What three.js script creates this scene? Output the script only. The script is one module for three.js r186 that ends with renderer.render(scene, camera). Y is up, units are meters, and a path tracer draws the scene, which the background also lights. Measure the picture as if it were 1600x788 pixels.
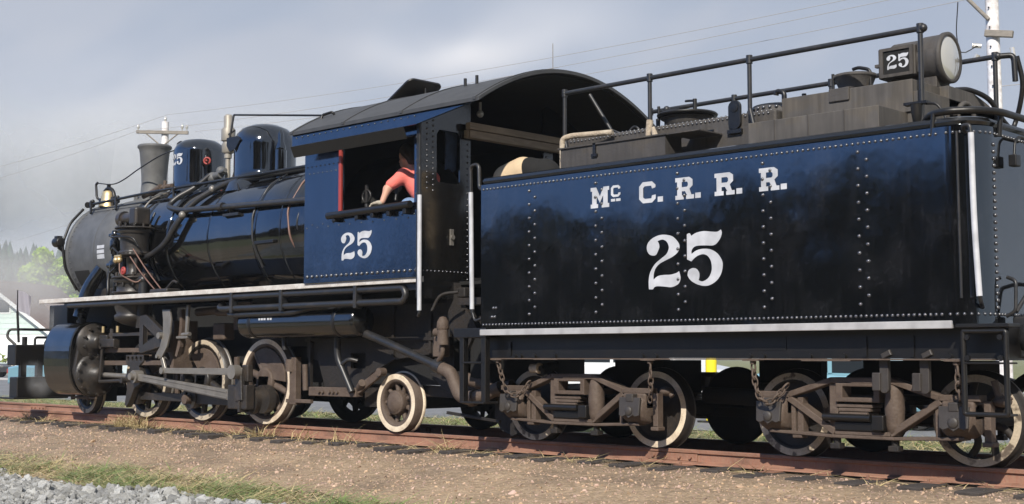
import * as THREE from 'three';
import { mergeGeometries } from 'three/addons/utils/BufferGeometryUtils.js';
import { RoundedBoxGeometry } from 'three/addons/geometries/RoundedBoxGeometry.js';
import { MarchingCubes } from 'three/addons/objects/MarchingCubes.js';

// ------------------------------------------------------------------ camera, sky, sun, exposure
const scene = new THREE.Scene();
const camera = new THREE.PerspectiveCamera(21.66, 1024 / 504, 0.1, 3000);
camera.position.set(8.632, 0.97, 11.975);
{
  const yaw = 43.86 * Math.PI / 180, pitch = 4.4965 * Math.PI / 180;
  camera.lookAt(8.632 - Math.sin(yaw) * Math.cos(pitch) * 10, 0.97 + Math.sin(pitch) * 10, 11.975 - Math.cos(yaw) * Math.cos(pitch) * 10);
}
const renderer = new THREE.WebGLRenderer({ antialias: true });
renderer.toneMapping = THREE.LinearToneMapping;
renderer.toneMappingExposure = 1.3;
renderer.shadowMap.enabled = true;

const sunDir = new THREE.Vector3(0.40, 0.60, 0.69).normalize();
const sun = new THREE.DirectionalLight(new THREE.Color().setRGB(1, 0.93, 0.83), 4.8);
sun.position.copy(sunDir).multiplyScalar(60).add(new THREE.Vector3(-4, 0, 0));
sun.target.position.set(-4, 0, 0);
sun.castShadow = true;
sun.shadow.mapSize.set(4096, 4096);
Object.assign(sun.shadow.camera, { left: -30, right: 30, top: 25, bottom: -25, near: 1, far: 140 });
scene.add(sun, sun.target);

// seeded random numbers and tileable noise
function rng(seed) { let s = seed >>> 0; return () => { s = (s + 0x6D2B79F5) | 0; let t = Math.imul(s ^ (s >>> 15), 1 | s); t = (t + Math.imul(t ^ (t >>> 7), 61 | t)) ^ t; return ((t ^ (t >>> 14)) >>> 0) / 4294967296; }; }
const R0 = rng(7);
const hash = (x, y, s) => { let h = Math.imul(x, 374761393) ^ Math.imul(y, 668265263) ^ Math.imul(s, 1442695041); h = Math.imul(h ^ (h >>> 13), 1274126177); return ((h ^ (h >>> 16)) >>> 0) / 4294967296; };
function vnoise(x, y, p, s) {
  const x0 = Math.floor(x), y0 = Math.floor(y), fx = x - x0, fy = y - y0, m = (a) => p ? ((a % p) + p) % p : a;
  const u = fx * fx * (3 - 2 * fx), v = fy * fy * (3 - 2 * fy), a = hash(m(x0), m(y0), s), b = hash(m(x0 + 1), m(y0), s), c = hash(m(x0), m(y0 + 1), s), d = hash(m(x0 + 1), m(y0 + 1), s);
  return a + (b - a) * u + (c - a) * v + (a - b - c + d) * u * v;
}
function fbm(x, y, p, s, o = 4) { let t = 0, a = 0.5, n = 0; for (let i = 0; i < o; i++) { t += a * vnoise(x, y, p, s + i); n += a; a *= 0.5; x *= 2; y *= 2; p *= 2; } return t / n; }
const sm = (a, b, x) => { const t = Math.min(1, Math.max(0, (x - a) / (b - a))); return t * t * (3 - 2 * t); };
const mix = (a, b, t) => a + (b - a) * t;

{ // hazy sky ahead, clearing to blue behind the photographer
  const W = 1024, H = 512, d = new Float32Array(W * H * 4), yaw = 43.86 * Math.PI / 180, fx = -Math.sin(yaw), fz = -Math.cos(yaw);
  for (let j = 0; j < H; j++) {
    const e = ((j + 0.5) / H - 0.5) * Math.PI, y = Math.sin(e), c = Math.cos(e);
    for (let i = 0; i < W; i++) {
      const a = ((i + 0.5) / W - 0.5) * 2 * Math.PI, x = Math.cos(a) * c, z = Math.sin(a) * c, el = Math.max(0, e) * 180 / Math.PI;
      const front = 1 - sm(0.12, 0.72, -0.45 * x + 0.89 * z) * sm(52, 24, el);
      const side = (x * -fz + z * fx);                               // + to the right of the view
      const n1 = fbm(x * 5 + 20, z * 5 + y * 9 + 20, 0, 11, 5), n2 = fbm(x * 14 + 50, y * 26 + z * 14 + 50, 0, 23, 5);
      const h = sm(14, 0, el);
      let r = mix(0.335, 0.455, h), g = mix(0.38, 0.485, h), b = mix(0.468, 0.52, h);
      const v = (n1 - 0.5) * 0.07 + (n2 - 0.5) * 0.035; r += v * 1.1; g += v; b += v * 0.7;
      const cl = sm(0.5, 0.64, n2 * 0.55 + n1 * 0.5) * sm(3, 8, el) * 0.3; r = mix(r, 0.47, cl); g = mix(g, 0.475, cl); b = mix(b, 0.52, cl);
      // the one bright cumulus edge left of the middle and a thinner one beside it
      const px = Math.atan2(side, x * fx + z * fz) * 180 / Math.PI;
      for (const [cx, cy, sx, sy, k] of [[-2.9, 13.1, 3.4, 1.0, 0.4], [2.0, 14.3, 3.2, 1.5, 0.2], [-17, 11, 5, 2, 0.12], [-19, 8, 7, 2, 0.12]]) {
        const q = ((px - cx) / sx) ** 2 + ((el - cy) / sy) ** 2, w = k * Math.exp(-q) * (0.45 + 0.55 * sm(0.3, 0.65, n2 + 0.1));
        r += w * 0.78; g += w * 0.68; b += w * 0.55;
      }
      const bl = sm(0, 26, el), R = mix(0.25, 0.15, bl), G = mix(0.5, 0.36, bl), B = mix(1.06, 0.86, bl);
      r = mix(R, r, front); g = mix(G, g, front); b = mix(B, b, front);
      const o = (j * W + i) * 4, k = e < 0 ? Math.max(0.25, 1 + e * 4) : 1;
      d[o] = r * k; d[o + 1] = g * k; d[o + 2] = b * k; d[o + 3] = 1;
    }
  }
  const sky = new THREE.DataTexture(d, W, H, THREE.RGBAFormat, THREE.FloatType);
  sky.mapping = THREE.EquirectangularReflectionMapping; sky.magFilter = sky.minFilter = THREE.LinearFilter; sky.needsUpdate = true;
  scene.background = sky; scene.environment = sky;
}
scene.fog = new THREE.FogExp2(new THREE.Color().setRGB(0.78, 0.84, 0.92), 0.0005);

// ------------------------------------------------------------------ materials
function tex(n, fn, rep, srgb) {
  const d = new Uint8Array(n * n * 4);
  for (let y = 0; y < n; y++) for (let x = 0; x < n; x++) {
    const c = fn(x / n, y / n), o = (y * n + x) * 4;
    d[o] = 255 * Math.min(1, Math.max(0, c[0])); d[o + 1] = 255 * Math.min(1, Math.max(0, c[1])); d[o + 2] = 255 * Math.min(1, Math.max(0, c[2])); d[o + 3] = 255;
  }
  const t = new THREE.DataTexture(d, n, n); t.wrapS = t.wrapT = THREE.RepeatWrapping; t.magFilter = THREE.LinearFilter; t.minFilter = THREE.LinearMipmapLinearFilter; t.generateMipmaps = true;
  if (srgb) t.colorSpace = THREE.SRGBColorSpace; t.repeat.set(1 / rep, 1 / rep); t.needsUpdate = true; return t;
}
const g3 = (v) => [v, v, v];
const T = {
  wave: tex(256, (u, v) => g3(fbm(u * 6, v * 6, 6, 3, 4)), 2.4),
  rough: tex(512, (u, v) => { const n = fbm(u * 8, v * 8, 8, 5, 5), f = fbm(u * 64, v * 64, 64, 6, 3); return g3(0.35 + n * 0.45 + (f - 0.5) * 0.5); }, 1.7),
  grime: tex(512, (u, v) => { const n = fbm(u * 6, v * 6, 6, 31, 6), f = fbm(u * 60, v * 60, 60, 33, 3), s = sm(0.48, 0.72, n); const k = 0.55 + 0.55 * f; return [k * mix(0.62, 1.0, s), k * mix(0.6, 0.86, s), k * mix(0.6, 0.74, s)]; }, 0.9),
  dusty: tex(512, (u, v) => { const n = fbm(u * 7, v * 7, 7, 41, 6), f = fbm(u * 80, v * 80, 80, 43, 3), k = 0.55 + 0.6 * n + (f - 0.5) * 0.35; return [k, k * mix(0.9, 1, n), k * mix(0.84, 1, n)]; }, 0.7),
  rust: tex(512, (u, v) => { const n = fbm(u * 8, v * 8, 8, 51, 6), f = fbm(u * 90, v * 20, 0, 53, 3), k = 0.5 + 0.7 * n; return [k, k * mix(0.8, 1.1, f), k * mix(0.8, 1.2, f)]; }, 1.1),
  streak: tex(512, (u, v) => { const n = fbm(u * 40, v * 3, 0, 61, 4), m = fbm(u * 6, v * 6, 6, 63, 5); const k = 0.5 + 1.0 * n * m, w = sm(0.5, 0.72, m); return [k, k * mix(1, 0.95, w), k * mix(1.03, 0.88, w)]; }, 1.3),
  scuff: tex(1024, (u, v) => { const n = fbm(u * 6, v * 6, 6, 151, 6), st = fbm(u * 70, v * 3, 0, 153, 4), sp = sm(0.7, 0.78, fbm(u * 130, v * 130, 130, 157, 2)), k = 0.14 + 0.25 * sm(0.5, 0.8, n) + 0.16 * sm(0.52, 0.8, st) + 0.45 * sp * sm(0.42, 0.6, n); return [k, k * 0.97, k * 0.93]; }, 2.1),
  plain: tex(256, (u, v) => g3(0.72 + 0.5 * (fbm(u * 7, v * 7, 7, 141, 5) - 0.3)), 0.8),
  worn: tex(512, (u, v) => { const n = fbm(u * 9, v * 9, 9, 71, 6), s = sm(0.30, 0.46, n), f = 0.85 + 0.3 * (fbm(u * 60, v * 60, 60, 73, 2) - 0.5); return [mix(0.24, 1, s) * f, mix(0.22, 1, s) * f, mix(0.22, 1, s) * f]; }, 0.8),
  wood: tex(512, (u, v) => { const n = fbm(u * 4, v * 64, 0, 81, 5), m = fbm(u * 7, v * 7, 7, 83, 4), k = 0.45 + 0.5 * n + 0.3 * (m - 0.5); return [k, k * 0.93, k * 0.85]; }, 1.0),
  bumpy: tex(512, (u, v) => g3(fbm(u * 40, v * 40, 40, 91, 5)), 0.8),
  dirt: tex(1024, (u, v) => { const n = fbm(u * 5, v * 5, 5, 101, 6), f = fbm(u * 90, v * 90, 90, 103, 4), p = sm(0.66, 0.74, fbm(u * 120, v * 120, 120, 107, 2)), k = 0.52 + 0.5 * n + 0.55 * (f - 0.5) + 0.3 * p; return [k, k * 0.97, k * mix(0.88, 1.03, f)]; }, 3.7),
  dirtBump: tex(1024, (u, v) => g3(0.6 * fbm(u * 60, v * 60, 60, 111, 4) + 0.4 * fbm(u * 220, v * 220, 220, 113, 2)), 3.7),
  asphalt: tex(256, (u, v) => g3(0.75 + 0.4 * (fbm(u * 60, v * 60, 60, 121, 3) - 0.5) + 0.3 * (fbm(u * 4, v * 4, 4, 123, 4) - 0.5)), 5),
};
const rgb = (r, g, b) => new THREE.Color().setRGB(r, g, b);
const mat = (name, r, g, b, o = {}) => { const m = new THREE.MeshPhysicalMaterial({ name, color: rgb(r, g, b), roughness: 0.7, ...o }); return m; };
const M = {
  paint: mat('gloss black paint', 0.02, 0.021, 0.025, { map: T.scuff, roughness: 0.12, roughnessMap: T.rough, ior: 2.0, specularColor: rgb(0.74, 0.87, 1), bumpMap: T.wave, bumpScale: 0.0016 }),
  jacket: mat('boiler jacket paint', 0.022, 0.022, 0.024, { map: T.scuff, roughness: 0.12, roughnessMap: T.rough, ior: 1.95, specularColor: rgb(0.86, 0.93, 1), bumpMap: T.wave, bumpScale: 0.004 }),
  cab: mat('cab blue black paint', 0.016, 0.024, 0.052, { map: T.scuff, roughness: 0.24, roughnessMap: T.rough, ior: 1.95, specularColor: rgb(0.62, 0.8, 1), bumpMap: T.wave, bumpScale: 0.0018 }),
  satin: mat('black satin iron', 0.0115, 0.011, 0.0105, { roughness: 0.42, map: T.grime }),
  pipe: mat('grey black pipe', 0.032, 0.034, 0.037, { roughness: 0.42, map: T.grime }),
  black: mat('plain black enamel', 0.006, 0.006, 0.006, { roughness: 0.3, roughnessMap: T.rough, ior: 1.7 }),
  enamel: mat('worn black enamel', 0.024, 0.023, 0.022, { map: T.scuff, roughness: 0.3, roughnessMap: T.rough, ior: 1.8, bumpMap: T.wave, bumpScale: 0.006 }),
  soot: mat('soot black', 0.006, 0.006, 0.006, { roughness: 0.9 }),
  frame: mat('grimy frame iron', 0.026, 0.022, 0.019, { roughness: 0.7, map: T.grime, bumpMap: T.bumpy, bumpScale: 0.003 }),
  iron: mat('oily grey iron', 0.046, 0.042, 0.038, { roughness: 0.42, map: T.grime, bumpMap: T.bumpy, bumpScale: 0.002 }),
  brown: mat('brown dusty iron', 0.1, 0.075, 0.058, { roughness: 0.72, map: T.dusty, bumpMap: T.bumpy, bumpScale: 0.004 }),
  boxlid: mat('greasy box iron', 0.045, 0.041, 0.038, { roughness: 0.55, map: T.dusty }),
  steel: mat('worn steel rod', 0.22, 0.205, 0.185, { roughness: 0.38, metalness: 0.3, map: T.plain }),
  smoke: mat('graphite smokebox', 0.092, 0.096, 0.102, { roughness: 0.62, map: T.plain }),
  stack: mat('grey stack', 0.115, 0.116, 0.115, { roughness: 0.6, map: T.plain }),
  roof: mat('sooty roof steel', 0.052, 0.053, 0.055, { roughness: 0.62, map: T.plain }),
  valve: mat('dull nickel valve', 0.36, 0.33, 0.28, { roughness: 0.5, metalness: 0.3, map: T.plain }),
  white: mat('white paint', 0.56, 0.575, 0.61, { roughness: 0.5, map: T.plain }),
  stripe: mat('dull white stripe', 0.43, 0.43, 0.44, { roughness: 0.6, map: T.plain }),
  edge: mat('white edge paint', 0.56, 0.55, 0.52, { roughness: 0.6, map: T.dusty }),
  rim: mat('worn white tyre paint', 0.52, 0.44, 0.33, { roughness: 0.7, map: T.worn }),
  rimc: mat('cream tyre paint', 0.72, 0.64, 0.5, { roughness: 0.65, map: T.dusty }),
  rail: mat('rusty rail', 0.29, 0.158, 0.1, { roughness: 0.8, map: T.rust, bumpMap: T.bumpy, bumpScale: 0.003 }),
  railtop: mat('worn rail head', 0.3, 0.19, 0.15, { roughness: 0.42, metalness: 0.3, map: T.rust }),
  tie: mat('creosoted timber', 0.062, 0.056, 0.055, { roughness: 0.9, map: T.wood, bumpMap: T.bumpy, bumpScale: 0.008 }),
  wood: mat('old board', 0.42, 0.35, 0.28, { roughness: 0.85, map: T.wood }),
  deck: mat('dusty deck steel', 0.066, 0.06, 0.054, { roughness: 0.68, map: T.streak, bumpMap: T.bumpy, bumpScale: 0.002 }),
  tank: mat('weathered tank steel', 0.092, 0.084, 0.074, { roughness: 0.7, map: T.streak }),
  brass: mat('brass', 0.62, 0.48, 0.26, { roughness: 0.42, metalness: 0.75 }),
  copper: mat('dull copper', 0.15, 0.085, 0.065, { roughness: 0.5, metalness: 0.3 }),
  red: mat('red paint', 0.3, 0.04, 0.032, { roughness: 0.5 }),
  rivet: mat('rivet', 0.045, 0.047, 0.055, { roughness: 0.22, ior: 1.95 }),
  lens: mat('lamp lens', 0.55, 0.53, 0.48, { roughness: 0.12, clearcoat: 1, metalness: 0.35 }),
  yellow: mat('yellow paint', 0.7, 0.42, 0.03, { roughness: 0.6 }),
  lag: mat('pipe lagging', 0.42, 0.37, 0.29, { roughness: 0.95, map: T.dusty, bumpMap: T.bumpy, bumpScale: 0.01 }),
};

// ------------------------------------------------------------------ builders
const V = (x, y, z) => new THREE.Vector3(x, y, z);
const used = new Map();
function numbered(n) { const k = used.get(n) ?? 0; used.set(n, k + 1); return k ? `${n}_${String(k).padStart(3, '0')}` : n; }
const baseOf = new Map();
function tag(o, label, category, group, kind) { Object.assign(o.userData, label && { label }, category && { category }, group && { group }, kind && { kind }); return o; }
function thing(name, label, category, x = 0, y = 0, z = 0, group) {
  const g = new THREE.Group(); g.name = numbered(name); g.position.set(x, y, z); tag(g, label, category, group); scene.add(g); baseOf.set(g, V(x, y, z)); return g;
}
function flat(g) { g = g.index ? g.toNonIndexed() : g; for (const k of Object.keys(g.attributes)) if (!['position', 'normal', 'uv'].includes(k)) g.deleteAttribute(k); if (!g.attributes.normal) g.computeVertexNormals(); g.morphAttributes = {}; return g; }
function metric(g) {                                                  // uv in metres by the face's main direction
  const p = g.attributes.position, u = new Float32Array(p.count * 2), a = V(), b = V(), c = V(), n = V();
  for (let i = 0; i < p.count; i += 3) {
    a.fromBufferAttribute(p, i); b.fromBufferAttribute(p, i + 1); c.fromBufferAttribute(p, i + 2);
    n.subVectors(b, a).cross(c.sub(a)); const x = Math.abs(n.x), y = Math.abs(n.y), z = Math.abs(n.z);
    for (let k = 0; k < 3; k++) { const X = p.getX(i + k), Y = p.getY(i + k), Z = p.getZ(i + k); const q = z >= x && z >= y ? [X, Y] : x >= y ? [Z, Y] : [X, Z]; u[(i + k) * 2] = q[0]; u[(i + k) * 2 + 1] = q[1]; }
  }
  g.setAttribute('uv', new THREE.BufferAttribute(u, 2)); return g;
}
function join(list) { const a = list.flat(9).map((g) => { g = flat(g); if (!g.attributes.uv) g.setAttribute('uv', new THREE.BufferAttribute(new Float32Array(g.attributes.position.count * 2), 2)); return g; }); return metric(a.length > 1 ? mergeGeometries(a) : a[0]); }
function rootOf(o) { while (o && !baseOf.has(o)) o = o.parent; return o; }
function part(name, geoms, material, parent, label) {                 // geoms in world coordinates
  const g = join([geoms]), r = rootOf(parent), m = new THREE.Mesh(g, material);
  if (r) { const b = baseOf.get(r); g.translate(-b.x, -b.y, -b.z); }
  m.name = parent === scene ? numbered(name) : name; m.castShadow = m.receiveShadow = true; if (label) m.userData.label = label;
  parent.add(m); return m;
}
const stuff = (m) => { m.userData.kind = 'stuff'; return m; };
const struct = (m) => { m.userData.kind = 'structure'; return m; };
function box(x0, x1, y0, y1, z0, z1, r = 0) {
  const w = Math.abs(x1 - x0), h = Math.abs(y1 - y0), d = Math.abs(z1 - z0), g = r ? new RoundedBoxGeometry(w, h, d, 2, Math.min(r, w / 2.01, h / 2.01, d / 2.01)) : new THREE.BoxGeometry(w, h, d);
  return g.translate((x0 + x1) / 2, (y0 + y1) / 2, (z0 + z1) / 2);
}
const P3 = (p) => p.isVector3 ? p : V(...p);
function rod(a, b, r, r2 = r, seg = 10) {
  a = P3(a); b = P3(b); const L = a.distanceTo(b), g = new THREE.CylinderGeometry(r2, r, L, seg, 1);
  g.translate(0, L / 2, 0).applyQuaternion(new THREE.Quaternion().setFromUnitVectors(V(0, 1, 0), b.clone().sub(a).normalize())); return g.translate(a.x, a.y, a.z);
}
function bar(a, b, h, w, h2 = h) {                                     // flat bar from a to b: h across in the plane of x and y, w along z
  a = P3(a); b = P3(b); const L = a.distanceTo(b), s = new THREE.Shape([new THREE.Vector2(0, -h / 2), new THREE.Vector2(L, -h2 / 2), new THREE.Vector2(L, h2 / 2), new THREE.Vector2(0, h / 2)]);
  const bv = Math.min(0.006, h / 5, w / 5), g = new THREE.ExtrudeGeometry(s, { depth: w - 2 * bv, bevelEnabled: true, bevelThickness: bv, bevelSize: bv, bevelOffset: -bv, bevelSegments: 1, steps: 1 }).translate(0, 0, -w / 2 + bv);
  return g.applyQuaternion(new THREE.Quaternion().setFromUnitVectors(V(1, 0, 0), b.clone().sub(a).normalize())).translate(a.x, a.y, a.z);
}
function pipe(pts, r, bend = 0.12, seg = 8) {
  pts = pts.map(P3); const c = new THREE.CurvePath(); let at = pts[0];
  for (let i = 1; i < pts.length - 1; i++) {
    const p = pts[i], a = pts[i - 1].clone().sub(p), b = pts[i + 1].clone().sub(p), q = Math.min(bend, a.length() * 0.45, b.length() * 0.45), p0 = p.clone().addScaledVector(a.normalize(), q), p1 = p.clone().addScaledVector(b.normalize(), q);
    if (at.distanceTo(p0) > 1e-4) c.add(new THREE.LineCurve3(at, p0)); c.add(new THREE.QuadraticBezierCurve3(p0, p, p1)); at = p1;
  }
  c.add(new THREE.LineCurve3(at, pts[pts.length - 1]));
  const out = [];
  for (const k of c.curves) out.push(new THREE.TubeGeometry(k, k.isLineCurve3 ? 1 : 5, r, seg));
  for (const [p, q] of [[pts[0], pts[1]], [pts[pts.length - 1], pts[pts.length - 2]]]) { const d = p.clone().sub(q).normalize(); out.push(rod(p.clone().addScaledVector(d, -0.001), p.clone().addScaledVector(d, 0.002), r, r, seg)); }
  return out;
}
function hose(pts, r, n = 32, seg = 8) { return new THREE.TubeGeometry(new THREE.CatmullRomCurve3(pts.map(P3)), n, r, seg); }
function lathe(prof, seg = 28) { return new THREE.LatheGeometry(prof.map((p) => new THREE.Vector2(Math.max(p[0], 1e-4), p[1])), seg); }
const latheY = (prof, x, y, z, seg) => lathe(prof, seg).translate(x, y, z);
const latheZ = (prof, x, y, z, seg = 48) => lathe(prof, seg).rotateX(Math.PI / 2).translate(x, y, z);      // profile [r, z]
const latheX = (prof, x, y, z, seg = 48) => lathe(prof, seg).rotateZ(-Math.PI / 2).translate(x, y, z);     // profile [r, x]
function poly(pts, holes = []) { const s = new THREE.Shape(pts.map((p) => new THREE.Vector2(...p))); for (const h of holes) s.holes.push(new THREE.Path(h.map((p) => new THREE.Vector2(...p)))); return s; }
function ext(shape, z0, z1, bv = 0) { const d = z1 - z0; return new THREE.ExtrudeGeometry(shape, { depth: d - 2 * bv, bevelEnabled: bv > 0, bevelThickness: bv, bevelSize: bv, bevelOffset: -bv, bevelSegments: 2, curveSegments: 14 }).translate(0, 0, z0 + bv); }
const extX = (shape, x0, x1, bv = 0) => ext(shape, 0, x1 - x0, bv).rotateY(Math.PI / 2).translate(x0, 0, 0);   // shape's x is -z
const rect = (x0, x1, y0, y1) => [[x0, y0], [x1, y0], [x1, y1], [x0, y1]];
function rrect(x0, x1, y0, y1, r) { const s = new THREE.Shape(); s.moveTo(x0 + r, y0); s.lineTo(x1 - r, y0); s.absarc(x1 - r, y0 + r, r, -Math.PI / 2, 0); s.lineTo(x1, y1 - r); s.absarc(x1 - r, y1 - r, r, 0, Math.PI / 2); s.lineTo(x0 + r, y1); s.absarc(x0 + r, y1 - r, r, Math.PI / 2, Math.PI); s.lineTo(x0, y0 + r); s.absarc(x0 + r, y0 + r, r, Math.PI, Math.PI * 1.5); return s; }
function rivets(parent, spots, r, name = 'rivets') {                  // spots [x, y, z, nx, ny, nz]
  const dome = new THREE.SphereGeometry(r, 7, 3, 0, Math.PI * 2, 0, Math.PI / 2), q = new THREE.Quaternion();
  return stuff(part(name, spots.map(([x, y, z, a, b, c]) => dome.clone().applyQuaternion(q.setFromUnitVectors(V(0, 1, 0), V(a, b, c).normalize())).translate(x, y, z)), M.rivet, parent));
}
const row = (n, f) => Array.from({ length: n }, (_, i) => f(n > 1 ? i / (n - 1) : 0, i));
const bolt = (x, y, z, r = 0.018, h = 0.02) => new THREE.CylinderGeometry(r, r, h, 6).rotateX(Math.PI / 2).translate(x, y, z + h / 2);

// ------------------------------------------------------------------ lettering
const TWO = [[[190, 265], [165, 315], [130, 325], [85, 305], [60, 245], [75, 180], [130, 130], [200, 105], [270, 105], [345, 130], [400, 190], [420, 245], [400, 305], [345, 350], [270, 385], [200, 420], [155, 470], [135, 530], [132, 590]], [[132, 590], [180, 555], [240, 545], [320, 545], [385, 530], [412, 512]], [[412, 512], [427, 580], [415, 635], [380, 665], [325, 682], [250, 672], [180, 665], [145, 672], [125, 698]], [[125, 698], [80, 695]], [[80, 695], [78, 620], [85, 550], [105, 490], [150, 420], [210, 370], [275, 320], [302, 265], [300, 220], [275, 175], [230, 155], [180, 168]], [[180, 168], [195, 200], [200, 235], [190, 265]]];
const FIVE = [[[500, 118], [530, 110], [545, 140]], [[545, 140], [600, 110], [680, 98], [760, 110], [820, 115], [855, 95]], [[855, 95], [865, 130], [850, 185], [810, 240], [770, 258], [690, 252], [610, 250], [570, 265], [548, 300], [548, 335]], [[548, 335], [600, 300], [670, 287], [750, 300], [820, 350], [865, 430], [868, 500], [850, 570], [810, 630], [750, 672], [690, 685], [620, 670], [550, 630], [510, 580], [505, 540], [520, 505], [560, 487], [600, 500], [625, 540], [628, 580], [620, 620]], [[620, 620], [650, 635], [690, 625], [730, 590], [755, 530], [758, 470], [745, 410], [715, 365], [670, 345], [620, 355], [580, 380], [545, 415]], [[545, 415], [500, 390]], [[500, 390], [500, 118]]];
function digit(runs, fx, fy) {
  const s = new THREE.Shape(), map = ([x, y]) => new THREE.Vector2(fx(x), fy(y)); s.moveTo(...map(runs[0][0]).toArray());
  for (const r of runs) if (r.length === 2) s.lineTo(...map(r[1]).toArray()); else s.splineThru(r.slice(1).map(map));
  return new THREE.Shape(s.getPoints(8));
}
function number25(x0, x1, y0, y1, z, d = 0.002) {
  const fx = (x) => x0 + (x - 58) / 810 * (x1 - x0), fy = (y) => y0 + (698 - y) / 600 * (y1 - y0);
  return [ext(digit(TWO, fx, fy), z, z + d), ext(digit(FIVE, fx, fy), z, z + d)];
}
const CAP = {
  R: [[[0, 1], [0.75, 1], [0.93, 0.88], [0.93, 0.6], [0.76, 0.46], [0.86, 0.19], [1, 0.19], [1, 0], [0.58, 0], [0.58, 0.17], [0.64, 0.17], [0.52, 0.37], [0.35, 0.37], [0.35, 0.19], [0.45, 0.19], [0.45, 0], [0, 0], [0, 0.19], [0.1, 0.19], [0.1, 0.81], [0, 0.81]], [[[0.35, 0.8], [0.35, 0.56], [0.62, 0.56], [0.68, 0.62], [0.68, 0.74], [0.62, 0.8]]]],
  C: [[[0.22, 1], [0.78, 1], [1, 0.82], [0.98, 0.7], [0.78, 0.66], [0.74, 0.8], [0.34, 0.8], [0.24, 0.72], [0.24, 0.28], [0.34, 0.2], [0.74, 0.2], [0.78, 0.34], [1, 0.36], [1, 0.18], [0.78, 0], [0.22, 0], [0, 0.2], [0, 0.8]]],
  M: [[[0, 1], [0.3, 1], [0.5, 0.55], [0.7, 1], [1, 1], [1, 0.82], [0.92, 0.82], [0.92, 0.19], [1, 0.19], [1, 0], [0.6, 0], [0.6, 0.19], [0.68, 0.19], [0.68, 0.6], [0.5, 0.24], [0.32, 0.6], [0.32, 0.19], [0.4, 0.19], [0.4, 0], [0, 0], [0, 0.19], [0.08, 0.19], [0.08, 0.82], [0, 0.82]]],
};
const letter = (k, x0, x1, y0, y1, z) => { const f = (p) => p.map(([a, b]) => [x0 + a * (x1 - x0), y0 + b * (y1 - y0)]); return ext(poly(f(CAP[k][0]), (CAP[k][1] ?? []).map(f)), z, z + 0.002); };

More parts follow.
